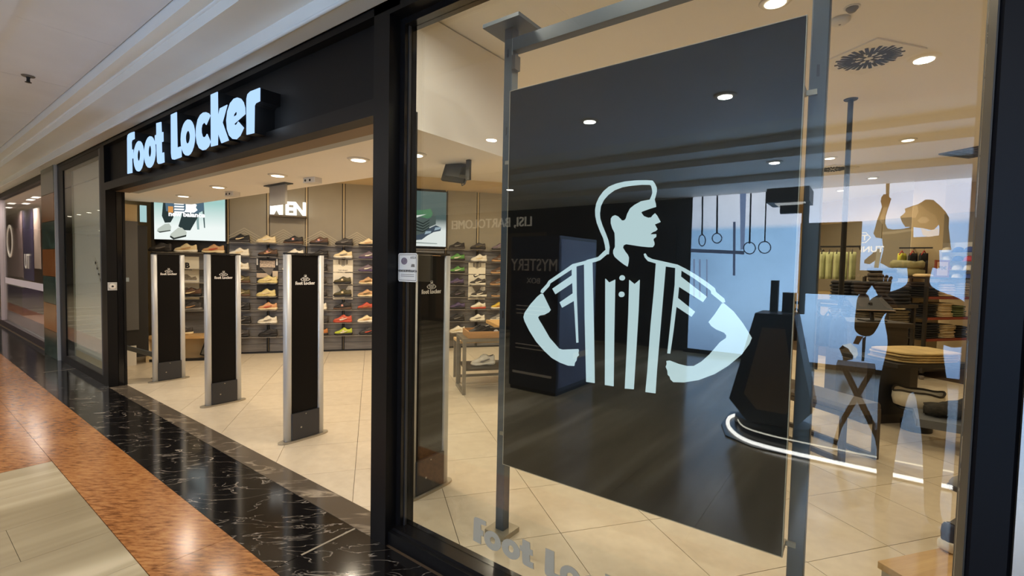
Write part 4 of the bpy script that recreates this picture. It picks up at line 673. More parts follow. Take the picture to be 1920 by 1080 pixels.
for z in (.10, .32):
    MB().plate([[(-.12, z), (.13, z), (.14, z + .03), (.12, z + .07), (.06, z + .05), (0, z + .10), (-.06, z + .10), (-.13, z + .03)]], -.0156, -.0142).build('shoe_print', M('poster_shoe', (150, 138, 118), .6, var=.4, scale=50), t)
    box('shoe_print_sole', -.13, .14, -.0158, -.0142, z - .012, z + .006, print_white, t)

# ================================================================== SNEAKERS
def ring(x, w_, z0, z1, n=12, p=.75):
    o = []
    for i in range(n):
        a = 2 * PI * i / n; c, s_ = math.cos(a), math.sin(a)
        o.append((x, w_ * math.copysign(abs(c) ** p, c), (z0 + z1) / 2 + (z1 - z0) / 2 * math.copysign(abs(s_) ** p, s_)))
    return o
def shoe_meshes():
    up = [(-.149, .014, .036), (-.138, .031, .058), (-.112, .042, .071), (-.075, .046, .081), (-.035, .043, .100), (.0, .039, .124), (.022, .036, .137), (.040, .034, .132), (.060, .033, .116), (.085, .033, .107), (.112, .033, .113), (.135, .029, .126), (.146, .02, .121), (.151, .012, .075)]
    U = MB().loft([ring(x, w_, .022, z) for x, w_, z in up])
    so_ = [(-.154, .016, .016, .036), (-.142, .036, .006, .038), (-.105, .048, .0, .034), (-.05, .049, .0, .032), (.0, .042, .006, .036), (.03, .040, .008, .040), (.07, .042, .0, .044), (.12, .041, .0, .047), (.148, .032, .004, .049), (.157, .016, .016, .048)]
    S = MB().loft([ring(x, w_, a, b, 12, .45) for x, w_, a, b in so_])
    L = MB()
    lp = [(-.062, .017, .086), (-.035, .018, .1035), (.0, .018, .128), (.018, .017, .141)]
    L.loft([[(x, -w_, z - .012), (x, -w_, z), (x, w_, z), (x, w_, z - .012)] for x, w_, z in lp])
    for k in range(4):
        q = .2 + k * .22; x = -.06 + q * .075; z = .0885 + q * .052
        L.box(x - .004, x + .004, -.024, .024, z - .004, z + .003)
    K = MB().loft([ring(x, w_, z - .004, z, 10, 1) for x, w_, z in ((.036, .012, .134), (.05, .024, .126), (.085, .025, .1125), (.115, .022, .119), (.132, .012, .127))])
    D = MB().plate([[(-.055, .05), (-.035, .042), (.0, .046), (.075, .078), (.072, .084), (-.005, .066), (-.035, .064)]], -.0475, .0475)
    T = MB().plate([[(-.014, .062), (.020, .066), (.018, .098), (-.016, .094)]], -.051, -.0485)
    return {n: m.mesh(n, white_plastic, n in ('upper', 'sole', 'collar_lining')) for n, m in (('sole', S), ('upper', U), ('laces', L), ('collar_lining', K), ('side_mark', D), ('price_tag', T))}
SHOE = shoe_meshes()
_mc = {}
def cm(c, rough=.6):
    if c not in _mc: _mc[c] = M('shoe_fabric', c, rough, var=.10, scale=22, bump=.15)
    return _mc[c]
CL = dict(cream=(236, 214, 168), white=(240, 230, 208), paleyellow=(226, 206, 142), tan=(206, 160, 112), peach=(222, 164, 116), olive=(104, 92, 56), camo=(84, 76, 48), black=(36, 32, 30), charcoal=(66, 60, 56), brown=(96, 70, 52), red=(196, 82, 58), coral=(204, 92, 66), lime=(186, 196, 62), purple=(88, 72, 104), mauve=(120, 104, 112), green=(96, 150, 74), orange=(190, 120, 62), yellow=(226, 190, 70), grey=(136, 130, 122), pink=(226, 160, 140), navy=(46, 50, 72))
def sneaker(loc, rotz, body, sole, mark, label, lace=None, tagc=None, scale=1., group=None, flip=False):
    t = thing('sneaker', label, 'shoe', loc, rotz, group)
    if scale != 1: t.scale = (scale,) * 3
    for n, c in (('sole', sole), ('upper', body), ('laces', lace or body), ('collar_lining', 'charcoal' if body not in ('black', 'charcoal') else 'grey'), ('side_mark', mark), ('price_tag', tagc)):
        if c is None: continue
        o = put(n, SHOE[n], t); o.material_slots[0].link = 'OBJECT'; o.material_slots[0].material = cm(CL[c])
    return t
ORD = ['top', 'second', 'third', 'fourth', 'fifth', 'sixth', 'seventh', 'lowest']
COLN = {0: 'beside the legs screen', 1: 'in the dark poster column', 2: 'behind the third gate', 3: 'just right of the third gate', 4: 'in the striped poster column', 5: 'beside the wide black pillar', 9: 'nearest the fourth gate, behind glass', 10: 'in the tick-mark poster column', 11: 'next to the steel post, behind glass'}
WORD = dict(cream='cream', white='off-white', paleyellow='pale yellow', tan='tan', peach='peach', olive='olive brown', camo='camouflage', black='black', charcoal='charcoal', brown='dark brown', red='red', coral='coral red', lime='lime yellow', purple='purple', mauve='mauve grey', green='green-black', orange='orange brown', yellow='yellow', grey='grey', navy='navy')
# (body, sole, mark, tag) by column, rows from the top
GRID = {
 0: [('black', 'charcoal', 'cream', None), ('white', 'white', 'cream', None), ('white', 'white', 'cream', None), ('olive', 'brown', 'cream', None), ('olive', 'brown', 'cream', None), ('black', 'black', 'grey', None), ('black', 'black', 'grey', None), ('charcoal', 'black', 'grey', None)],
 1: [('cream', 'cream', 'white', None), ('brown', 'black', 'tan', 'pink'), None, ('paleyellow', 'paleyellow', 'cream', None), ('paleyellow', 'paleyellow', 'cream', None), ('peach', 'cream', 'red', None), ('white', 'white', 'grey', None), ('black', 'black', 'charcoal', None)],
 2: [('black', 'brown', 'charcoal', 'pink')] + [None] * 7,
 3: [('brown', 'black', 'mauve', 'pink'), ('black', 'black', 'grey', None), ('black', 'black', 'grey', None), ('charcoal', 'black', 'white', None), ('charcoal', 'black', 'white', None), ('white', 'white', 'cream', None), ('charcoal', 'black', 'mauve', None), ('orange', 'black', 'tan', None)],
 4: [('charcoal', 'black', 'grey', None), ('cream', 'white', 'grey', None), None, ('camo', 'black', 'olive', 'cream'), ('camo', 'black', 'olive', 'cream'), ('black', 'brown', 'charcoal', 'pink'), ('coral', 'red', 'white', 'pink'), ('lime', 'black', 'white', 'cream')],
 5: [('cream', 'black', 'tan', None), ('mauve', 'purple', 'white', None), ('mauve', 'purple', 'white', None), ('tan', 'cream', 'olive', None), ('tan', 'cream', 'olive', None), ('red', 'brown', 'orange', None), ('cream', 'white', 'tan', None), ('charcoal', 'black', 'red', None)],
 9: [('black', 'charcoal', 'grey', None), ('green', 'black', 'white', None), ('green', 'black', 'white', None), ('purple', 'black', 'mauve', None), ('black', 'black', 'mauve', None), ('purple', 'black', 'navy', None), ('black', 'black', 'grey', None), ('white', 'white', 'cream', None)],
 10: [('charcoal', 'black', 'olive', None), ('white', 'white', 'cream', None), None, ('charcoal', 'white', 'white', None), ('charcoal', 'white', 'white', None), ('white', 'red', 'cream', None), ('white', 'white', 'grey', None), ('grey', 'white', 'white', None)],
 11: [('mauve', 'charcoal', 'grey', None), ('brown', 'tan', 'grey', None), ('brown', 'tan', 'grey', None), ('brown', 'tan', 'grey', None), ('charcoal', 'tan', 'grey', None), ('yellow', 'white', 'orange', None), ('grey', 'white', 'white', None), ('charcoal', 'black', 'white', None)],
}
_cy = ['white', 'black', 'charcoal', 'cream', 'brown', 'grey', 'navy', 'tan', 'mauve', 'red', 'olive', 'peach']
for k in (6, 7, 8): GRID[k] = [(_cy[(k * 5 + i * 3) % 12], ('white', 'black', 'cream')[(k + i) % 3], ('grey', 'white', 'charcoal')[i % 3], None) for i in range(8)]
GRID[7][0] = GRID[8][0] = None
GRID[2] = GRID[2][:1] + [(_cy[(i * 5) % 12], ('black', 'white')[i % 2], 'grey', None) for i in range(7)]
COLN.update({6: 'first column hidden by the wide pillar', 7: 'middle column hidden by the wide pillar', 8: 'last column hidden by the wide pillar'})
WORD['peach'] = 'peach'
for k, rows in GRID.items():
    for i, q in enumerate(rows):
        if not q: continue
        b, so_, mk, tg = q; x, y = wl(.4145 * k + .005 + random.uniform(-.02, .02), .085)
        put('shoe_shelf', wsm, wall, (.4145 * k + .005, 0, ROWS[i]))
        lab = f'{WORD[b]} sneaker on the {ORD[i]} wall shelf, {COLN[k]}'
        sneaker((x, y, ROWS[i] + .0006), GA + random.uniform(-.06, .06), b, so_, mk, lab, tagc=tg, scale=random.uniform(.97, 1.05), group='sneakers on the shoe wall')
for s_, z, q, l in ((-1.16, 1.735, ('charcoal', 'black', 'grey'), 'dark sneaker on the shelf under the legs screen, at its left end'), (-.80, 1.735, ('cream', 'white', 'tan'), 'cream chunky sneaker under the legs screen, just above the leftmost gate'), (-.40, 1.735, ('tan', 'cream', 'red'), 'tan and pink sneaker under the legs screen, above the second gate'),
                    (-.74, ROWS[5], ('charcoal', 'grey', 'tan'), 'grey brown sneaker below the bold-letter poster, upper of two'), (-.74, ROWS[4], ('brown', 'black', 'cream'), 'dark brown sneaker below the bold-letter poster, lower edge of its sheet')):
    x, y = wl(s_, .085); sneaker((x, y, z + .0006), GA, *q, l, scale=1.08, group='sneakers under the legs screen')
x, y = wl(-.66, .36)
t = thing('shoe_bench', 'light oak topped bench under the poster between the two leftmost gates', 'bench', (x, y, 0), GA)
box('top', -.55, .55, -.18, .18, .36, .40, oak, t, .004); box('end_panel', -.55, -.51, -.17, .17, .001, .36, beige_wall, t); box('end_panel', .51, .55, -.17, .17, .001, .36, beige_wall, t); box('back_panel', -.51, .51, .13, .16, .001, .36, beige_wall, t); box('toe_rail', -.51, .51, -.16, -.13, .001, .04, near_black, t)
t2 = thing('leaning_mirror', 'dark framed mirror leaning inside the oak bench', 'mirror', (x + DX * .22 + DY * .0, y + DY * .22, .04), GA)
m_ = MB().box(-.09, .09, -.012, .012, .001, .26, 0, .003).build('frame', near_black, t2); m_.rotation_euler = (0, .32, 0)
m2 = MB().box(-.07, .07, -.0135, -.0125, .02, .24).build('mirror_face', M('mirror_face', (120, 122, 120), .15, .6), t2); m2.rotation_euler = (0, .32, 0)
x, y = wl(-.78, .33); sneaker((x, y, .4008), GA, 'charcoal', 'cream', 'grey', 'grey sneaker standing on the oak bench beside the leftmost gate', scale=.98)
x, y = wl(-.30, .33); sneaker((x, y, .4008), GA, 'black', 'black', 'charcoal', 'black shoe on the right end of the oak bench by the second gate', scale=.98)
# tall cabinet at the far left inside the entrance
t = thing('display_cabinet', 'tall dark grey cabinet just inside the entrance at the far left', 'cabinet', (-8.80, 2.15, 0))
box('carcass', -.17, -.03, -.05, .34, .12, 2.12, near_black, t); box('door', -.03, .0, -.11, .215, .54, 2.17, grey_panel, t, .004); box('base', -.16, -.04, -.09, .16, .001, .12, offwhite, t)
box('kick_board', -.03, -.01, -.10, .18, .001, .30, offwhite, t); lettering('label_plate', 'WELCOME', .001, white_plastic, t, (0, 0, .2)) if False else box('label_plate', .0005, .003, .0, .10, 1.27, 1.33, M('blue_label', (150, 164, 176), .4), t)
box('upper_box', -.15, -.035, -.05, .22, 2.12, 2.42, beige_wall, t); box('narrow_screen', -.028, -.01, .25, .33, 2.17, 2.42, EM('narrow_screen_glow', (176, 214, 214), .9), t)

# ================================================================== TABLES BY THE SHOE WALL
t = thing('display_table', 'small grey steel display table with a wooden tray seen through the glass', 'table', (-3.96, 4.32, 0), GA)
WT, DT, HT = 1.0, .50, .70   # local x along the shoe wall, local y away to the back left
st = M('table_steel', (132, 124, 110), .45, .4)
for x_ in (.02, WT - .02):
    for y_ in (.02, DT - .02): box('leg', x_ - .02, x_ + .02, y_ - .02, y_ + .02, .04 if True else 0, HT - .04, st, t)
for x_ in (.02, WT - .02): box('foot_rail', x_ - .02, x_ + .02, 0, DT, .001, .04, st, t)
box('top', 0, WT, 0, DT, HT - .04, HT - .001, st, t, .004); box('shelf', .04, WT - .04, .0, DT, .30, .325, dark_steel, t)
box('back_rail', .04, WT - .04, DT - .04, DT - .01, .12, .15, st, t)
tr = thing('wooden_tray', 'open wooden tray lying on the grey steel table', 'tray', (-3.96 + DX * .07 - DY * .03, 4.32 + DY * .07 + DX * .03, HT), GA)
box('bottom', 0, .62, 0, .40, .0006, .012, tray_wood, tr)
for a in ((0, .62, 0, .016), (0, .62, .384, .40), (0, .016, .016, .384), (.604, .62, .016, .384)): box('side', *a, .012, .085, tray_wood, tr)
px, py = -3.96 + DX * .24 - DY * .20, 4.32 + DY * .24 + DX * .20
sneaker((px, py, HT + .0126), GA + .2, 'black', 'black', 'charcoal', 'black sneaker lying in the wooden tray on the steel table', scale=1.05)
bx = thing('accessory_box', 'black box with a round white badge standing in the wooden tray', 'box', (px + .19 * DX + .10 * DY, py + .19 * DY - .10 * DX, HT + .0124), GA)
box('carton', -.07, .07, -.04, .04, .0005, .11, near_black, bx); MB().lathe([(.034, 0), (.034, .004), (.026, .005)], 18).build('badge', white_plastic, bx, loc=(0, -.0405, .06)).rotation_euler = (PI / 2, 0, 0)
sneaker((-3.96 + DX * .30 - DY * .2, 4.32 + DY * .30 + DX * .2, .326), GA + .1, 'white', 'white', 'grey', 'pale sneaker on the lower shelf of the steel table', scale=1.05)
t = thing('nested_table', 'lower dark steel table nested behind the tray table', 'table', (-4.02 + DX * .1 - DY * .58, 4.30 + DY * .1 + DX * .58, 0), GA)
for x_ in (.02, .78):
    for y_ in (.02, .38): box('leg', x_ - .018, x_ + .018, y_ - .018, y_ + .018, .001, .545, st, t)
box('top', 0, .8, 0, .4, .545, .58, M('nested_top', (214, 178, 128), .5), t); box('rail', .04, .76, .0, .03, .08, .11, st, t)
t = thing('oak_table', 'oak topped table behind the steel tray table, cut by the grey post', 'table', (-4.23, 5.36, 0), GA)
box('top', 0, 1.4, 0, .8, .70, .75, oak, t, .004)
for x_ in (.36, 1.37):
    for y_ in (.03, .77): box('leg', x_ - .025, x_ + .025, y_ - .025, y_ + .025, .001, .70, st, t)
sneaker((-4.23 + DX * .25 - DY * .25, 5.36 + DY * .25 + DX * .25, .7508), GA + .5, 'white', 'cream', 'grey', 'off-white sneaker on the oak topped table beside the grey post', scale=1.05)
t = thing('beige_plinth', 'narrow beige plinth beside the fourth gate near the shoe wall', 'plinth', (*wl(3.5, .30), 0), GA); box('body', -.02, .02, -.14, .14, .001, .50, oak, t); box('cap', -.025, .025, -.145, .145, .50, .51, oak, t)

# ================================================================== RIGHT SIDE OF THE SHOP
# bench with dark metal loops; local x runs back-left
t = thing('bench', 'low bench with dark rectangular metal loop legs right of the black panel', 'bench', (.12 - .38 * DX, 5.13 - .38 * DY, 0), GA)
bs = M('bench_steel', (74, 66, 56), .4, .5)
for k, x_ in enumerate((.02, .40)):
    mb = MB()
    for a, b in (((x_, .02, .02), (x_, 1.18, .02)), ((x_, .02, .42), (x_, 1.18, .42))): mb.bar(a, b, .04, .04)
    for y_ in (.02, 1.18): mb.box(x_ - .02, x_ + .02, y_ - .02, y_ + .02, .0008, .44)
    mb.build('leg_loop', bs, t)
box('cross_bar', .04, .38, .0, .04, .40, .44, bs, t); box('cross_bar', .04, .38, 1.16, 1.20, .40, .44, bs, t)
MB().loft([[(x_, y_, z) for x_, z in ((.01, .442), (.41, .442), (.415, .475), (.39, .50), (.03, .50), (.005, .475))] for y_ in (.0, .02, 1.18, 1.2)]).build('seat_cushion', M('bench_leather', (66, 54, 42), .4, bump=.1), t)
# dark box counter and the table with folded tops
t = thing('dark_counter', 'tall dark brown counter block in the middle of the shop', 'counter', (-.12, 6.98, 0), GA - .4)
box('body', 0, .62, 0, .55, .001, .98, dark_wood, t, .004); box('top', -.03, .66, -.03, .60, .98, 1.03, dark_wood, t, .004); box('kick', .02, .60, -.004, 0, .001, .08, near_black, t)
t = thing('sign_easel', 'black slanted tablet stand on top of the dark brown counter', 'stand', (-.02, 7.08, 1.03), GA - .4)
m_ = MB().box(-.02, .42, -.012, .012, .0, .30, 0, .004).build('plate', near_black, t, loc=(.0, .1, .12)); m_.rotation_euler = (-1.05, 0, 0)
MB().bar((.2, .16, .0005), (.2, .22, .22), .03, .03).build('prop', near_black, t); MB().box(.08, .32, .08, .26, .0003, .012).build('foot', near_black, t)
rim = MB().box(-.02, .42, -.016, -.0125, .0, .012).build('front_lip', M('easel_lip', (150, 124, 96), .4), t, loc=(.0, .1, .12)); rim.rotation_euler = (-1.05, 0, 0)
t = thing('folding_table', 'dark low table carrying the pile of sand-coloured folded tops', 'table', (.04, 6.29, 0), .79)
box('top', .06, .95, -.28, .40, .66, .70, near_black, t); box('body', 0, .63, 0, .40, .001, .66, dark_wood, t); box('recess', .1, .53, -.004, .0, .1, .6, near_black, t)
def folded(name, label, loc, rotz, wx, wy, h, c, layers, group=None, wob=.012, cat='clothes'):
    """stack of folded clothes: each layer a soft rounded slab, a part of its own"""
    t = thing(name, label, cat, loc, rotz, group); rnd = random.Random(hash(label) % 9999 if False else len(label) * 7 + int(wx * 1000)); lh = h / layers
    m = c if not isinstance(c, tuple) else M('folded_cloth', c, .85, var=.12, scale=9, bump=.25)
    for k in range(layers):
        z0 = k * lh + .0006; R_ = []; dx, dy = rnd.uniform(-wob, wob), rnd.uniform(-wob, wob)
        for q, (ins, z) in enumerate(((.02, z0), (.0, z0 + lh * .25), (.0, z0 + lh * .72), (.03, z0 + lh * .97))):
            n = 20; ring_ = []
            for i in range(n):
                a = 2 * PI * i / n; c_, s_ = math.cos(a), math.sin(a)
                ring_.append((wx / 2 + dx + (wx / 2 - ins) * math.copysign(abs(c_) ** .45, c_) + rnd.uniform(-.004, .004), wy / 2 + dy + (wy / 2 - ins) * math.copysign(abs(s_) ** .45, s_) + rnd.uniform(-.004, .004), z + rnd.uniform(-.15, .12) * lh * (q > 1)))
            R_.append(ring_)
        MB().loft(R_).build('folded_layer', m, t, True)
    return t
sand = M('sand_cloth', (196, 168, 112), .85, var=.15, scale=7, bump=.4)
folded('clothes_pile', 'pile of sand-coloured tops spread over the low dark table', (.37, 6.22, .70), .79, .72, .52, .11, sand, 4, wob=.03)
# round plinth with the pale bag, low grey table with the dark fur
t = thing('round_stand', 'round black pedestal stand under the pale fabric basket', 'stand', (.47, 6.42, 0))
MB().lathe([(.13, .001), (.13, .10), (.10, .11), (.10, .20), (.17, .215), (.18, .235)], 28).build('pedestal', near_black, t, True)
t = thing('fabric_basket', 'pale fabric basket with a dark wavy rim on the round black stand', 'basket', (.47, 6.42, .2355))
def wav(a, k): return .012 * math.sin(a * 3 + k) + .008 * math.sin(a * 5 + 1)
n = 28; MB().loft([[(r_ * math.cos(2 * PI * i / n) * 1.1, r_ * math.sin(2 * PI * i / n) * .85, z + (wav(2 * PI * i / n, .5) if z > .1 else 0)) for i in range(n)] for r_, z in ((.13, .0006), (.18, .02), (.195, .09), (.19, .17), (.182, .172), (.175, .12), (.15, .03))]).build('basket_body', M('pale_fabric', (214, 202, 176), .85, var=.08, bump=.3), t, True)
MB().tube([(.186 * math.cos(2 * PI * i / n) * 1.1, .186 * math.sin(2 * PI * i / n) * .85, .172 + wav(2 * PI * i / n, .5)) for i in range(n + 1)], .011, 6).build('rim', M('dark_rim', (60, 52, 38), .9, bump=.4), t, True)
t = thing('grey_table', 'low grey display table at the right edge of the window', 'table', (.42, 5.74, 0))
box('top', 0, .75, 0, .45, .20, .275, M('grey_table_top', (96, 98, 100), .5), t, .004)
for x_, y_ in ((.42, .1), (.7, .1), (.42, .4), (.7, .4)): box('leg', x_ - .02, x_ + .02, y_ - .02, y_ + .02, .001, .20, dark_steel, t)
t = thing('fur_garment', 'dark shaggy garment heaped on the low grey table', 'clothes', (.49, 5.88, .2755))
rnd = random.Random(3); R_ = []
for k in range(9):
    q = k / 8; h = .10 + .15 * q ** 1.3; x_ = q * .36
    R_.append([(x_ + rnd.uniform(-.012, .012), .10 + .10 * math.cos(a) * (1 if 0 < k < 8 else .6), max(.0006, h / 2 + h / 2 * math.sin(a) + rnd.uniform(-.014, .014))) for a in (2 * PI * i / 14 for i in range(14))])
MB().loft(R_).build('fleece', M('dark_fur', (46, 42, 34), .95, var=.5, scale=30, bump=1.0), t, True)
# plinth with the sneaker bottom right
t = thing('oak_plinth', 'oak topped plinth at the bottom right corner behind the glass', 'plinth', (.091, 2.694, 0), GA)
box('body', .012, .72, -.59, -.012, .001, .27, M('plinth_side', (186, 172, 146), .6), t); box('top', 0, .73, -.60, 0, .27, .30, oak, t, .003)
t = sneaker((.445, 3.12, .3006), GA + 2.6 + PI - 2.6, 'navy', 'white', 'cream', 'grey and navy patterned sneaker with a white sole on the oak plinth', lace='grey', scale=1.1)
t = thing('tall_plinth', 'white plinth behind the oak one at the right edge of the window', 'plinth', (.53, 3.74, 0), GA); box('body', 0, .3, -.3, 0, .001, .35, offwhite, t); box('top', -.005, .31, -.31, .005, .35, .37, oak, t)
sneaker((.56, 3.75, .3708), GA - .2, 'grey', 'charcoal', 'navy', 'grey blue sneaker half hidden by the right window frame, above the oak plinth', scale=1.1)
# gondola with folded clothes
gm = M('gondola_frame', (48, 42, 36), .5, .2)
t = thing('clothes_gondola', 'dark shelving unit on castors with red-edged shelves full of folded clothes', 'shelf unit', (.735, 9.58, 0), GA)
GX, GY = 1.15, 1.0
for x_ in (.02, GX - .02):
    for y_ in (.02, GY - .02):
        p = box('post', x_ - .02, x_ + .02, y_ - .02, y_ + .02, .10, 1.56, gm, t); MB().lathe([(.01, .04), (.035, .05), (.035, .095), (.015, .10)], 10).build('castor', print_grey, p, loc=(x_, y_, -.04), rotz=0)
for k, z in enumerate((.12, .60, .93, 1.25, 1.55)):
    sh = box('shelf', .04, GX - .04, .0, GY, z, z + .025, gm, t)
    if 0 < k < 4: box('shelf_edge', .04, GX - .04, -.012, 0, z - .01, z + .03, red_edge, sh)
gcl = [(1.275, [((26, 24, 24), .30, 6, .22), ((214, 184, 138), .34, 5, .20), ((188, 172, 148), .30, 6, .22)], 'third'), (.955, [((30, 28, 28), .28, 6, .20), ((214, 190, 150), .32, 7, .22), ((104, 112, 74), .28, 5, .18)], 'second'), (.625, [((28, 26, 26), .36, 6, .22), ((206, 184, 146), .34, 8, .21), ((40, 38, 36), .24, 5, .18)], 'lowest red')]
nm = {(26, 24, 24): 'black', (214, 184, 138): 'sand', (188, 172, 148): 'grey beige', (30, 28, 28): 'black', (214, 190, 150): 'cream', (104, 112, 74): 'moss green', (28, 26, 26): 'black', (206, 184, 146): 'beige ribbed', (40, 38, 36): 'charcoal'}
for z, it, w_ in gcl:
    x_ = .05
    for c, wd, ly, h in it:
        lx, ly_ = x_, .02
        folded('folded_sweaters', f'{nm[c]} folded sweaters on the {w_} shelf of the castor unit', (.735 + DX * lx - DY * ly_, 9.58 + DY * lx + DX * ly_, z + .0004), GA, wd, .36, h, c, ly, 'folded sweaters on the shelving unit'); x_ += wd + .02
# left face of the unit: jeans piles
black_denim = M('black_denim', (30, 28, 30), .85, var=.2, scale=12, bump=.2); grey_denim = M('grey_denim', (138, 126, 104), .85, var=.12, scale=12, bump=.2)
t = thing('jeans_table', 'dark wooden table left of the shelving unit stacked with black jeans', 'table', (.60, 9.15, 0), GA + PI / 2)
box('top', -.02, 1.15, 0, .6, 1.12, 1.17, dark_wood, t); box('lower_shelf', 0, 1.13, .02, .58, .86, .89, dark_wood, t)
for x_ in (.02, 1.11):
    for y_ in (.03, .57): box('leg', x_ - .02, x_ + .02, y_ - .02, y_ + .02, .001, 1.12, gm, t)
for j in range(3):
    lx = .05 + .36 * j; X = .60 - DY * lx - DX * .08; Y_ = 9.15 + DX * lx - DY * .08
    pos = ['nearest the shelving unit', 'in the middle', 'farthest left'][j]
    folded('folded_jeans', f'pile of black jeans on the dark wooden table, {pos}', (.60 - DY * lx, 9.15 + DX * lx, 1.1705), GA + PI / 2, .32, .42, .32, black_denim, 6, 'black jeans on the wooden table')
    folded('folded_jeans', f'grey beige jeans on the lower shelf of the wooden table, {pos}', (.60 - DY * lx, 9.15 + DX * lx, .8905), GA + PI / 2, .32, .42, .19, grey_denim, 5, 'grey jeans on the wooden table')
# things on top of the unit
folded('folded_jacket', 'olive and white folded jacket on top of the shelving unit', (.72 - DY * .25, 9.60 + DX * .25, 1.5755), GA, .42, .34, .26, (150, 142, 96), 2)
folded('folded_shirt', 'brown grey crumpled shirt heaped on top of the black jeans', (.30, 9.40, 1.492), GA + .4, .46, .34, .22, (84, 72, 60), 3)
folded('folded_shirt', 'cream folded shirt on top of the shelving unit beside the framed sign', (.735 + DX * .0 - DY * .02, 9.58 + DY * .0 + DX * .02, 1.5755), GA, .18, .22, .05, (226, 196, 146), 1)
t = thing('price_sign', 'red framed price card standing on top of the shelving unit', 'sign', (.735 + DX * .30 + DY * .0, 9.58 + DY * .30 + DX * .08, 1.5758), .52)
box('frame', -.10, .10, -.012, .012, .001, .27, red_edge, t); box('card', -.075, .075, -.0135, -.0122, .03, .24, M('price_card', (214, 180, 150), .6), t); lettering('price_lettering', '70€', .075, print_dark, t, (0, -.0145, .12), depth=.001)
# hanging clothes in front of the far wall
def garment(name, label, loc, rotz, c, wtop, wbot, h, group, cat='clothes', hook=None):
    t = thing(name, label, cat, loc, rotz, group); m = M('garment_cloth', c, .9, var=.2, scale=6, bump=.5); R_ = []
    rnd = random.Random(len(label)); ph = rnd.uniform(0, 6)
    for k in range(8):
        q = k / 7; w_ = wtop + (wbot - wtop) * q ** .6; z = -h * q
        if k == 0: w_ = wtop * .5
        R_.append([(w_ / 2 * math.cos(a) , (.045 + .02 * math.sin(3 * a + ph)) * math.sin(a), z) for a in (2 * PI * i / 18 for i in range(18))])
    MB().loft(R_).build('fabric', m, t, True)
    hk = M('hanger_plastic', hook or (60, 56, 52), .4)
    MB().tube([(-wtop * .42, 0, -.03), (-wtop * .1, 0, .03), (0, 0, .045), (wtop * .1, 0, .03), (wtop * .42, 0, -.03)], .009, 6).build('hanger', hk, t, True)
    MB().tube([(0, 0, .04), (0, 0, .085), (.015, 0, .1), (.03, 0, .09)], .004, 6).build('hook', zinc, t, True); return t
rl = thing('wall_rail', 'dark wall rail with a row of pale green trousers at the right of the panel', 'rail', (-.74, 10.62, 2.10), -.0)
box('bar', -.08, .62, -.015, .015, -.015, .015, near_black, rl); 
for x_ in (-.05, .60): box('bracket', x_ - .01, x_ + .01, .0, 1.9 if x_ < 0 else 1.4, -.01, .01, near_black, rl)
for i in range(5): garment('hanging_trousers', f'pale green trousers on the dark wall rail, {["leftmost", "second from left", "middle", "second from right", "rightmost"][i]}', (-.70 + .115 * i, 10.62, 2.0), PI / 2, (176, 178, 128), .22, .26, .50, 'pale green trousers on the wall rail')
for i in range(6): garment('hanging_dark_trousers', f'dark garment on the pole-hung rail below the pale trousers, {["leftmost", "second", "third", "fourth", "fifth", "rightmost"][i]} from left', (-.20 - .5 + .1 * i, 5.65 + .36 - .073 * i, 1.175), GA, (40, 34, 30), .16, .2, .30, 'dark garments on the hung rail')
jr = thing('jacket_rail', 'short rail of black jackets on red hangers behind the shelving unit', 'rail', (.58, 10.9, 2.08))
box('bar', -.15, .30, -.012, .012, -.012, .012, near_black, jr); box('wall_arm', .05, .07, .0, .75, -.012, .012, near_black, jr)
for i, (c, l) in enumerate((((206, 200, 60), 'yellow jacket on a red hanger, left of the black ones'), ((34, 32, 32), 'black jacket on a red hanger, left of the beige pillar'), ((30, 30, 30), 'black jacket on a red hanger, touching the beige pillar'))):
    garment('hanging_jacket', l, (.47 + .15 * i, 10.9, 1.985), PI / 2 - .45, c, .22, .27, .385, 'jackets on red hangers', hook=(196, 52, 44))
t = struct(MB().box(.60, 1.02, 11.08, 11.22, 0, 3.28).build('wall_pillar', beige_wall))
cw = [(232, 226, 210), (60, 76, 150), (226, 220, 206), (52, 66, 140), (200, 60, 56)]
wn = ['white', 'blue', 'cream', 'navy blue', 'red']
for r_ in range(4):
    for c_ in range(5):
        k = (r_ * 2 + c_ * (1 if r_ % 2 else 3)) % 5; X = 1.08 + .13 * c_; Y_ = 11.02 - .10 * c_
        t = thing('cap', f'{wn[k]} cap on the far rack, {["top", "second", "third", "lowest"][r_]} row, {["first", "second", "third", "fourth", "fifth"][c_]} from left', 'cap', (X, Y_, 2.0 - .15 * r_), -.6, 'caps on the rack at the far right')
        m = cm(cw[k]) if cw[k] in _mc else M('cap_cloth', cw[k], .8)
        MB().lathe([(.075, 0), (.075, .03), (.06, .07), (.03, .09), (.004, .095)], 14).build('crown', m, t, True)
        MB().prism([(.07 * math.cos(a), -.055 - .07 * math.sin(a)) for a in (PI * i / 10 for i in range(11))], .001, .008).build('brim', m, t)
t = thing('cap_rack', 'wall rack holding rows of white and blue caps', 'rack', (1.34, 10.98, 1.53), -.6)
for r_ in range(4): box('peg_bar', -.40, .42, .02, .04, .445 - .15 * r_, .462 - .15 * r_, alu, t)
box('rack_back', -.42, .44, .085, .10, -.10, .65, offwhite, t)

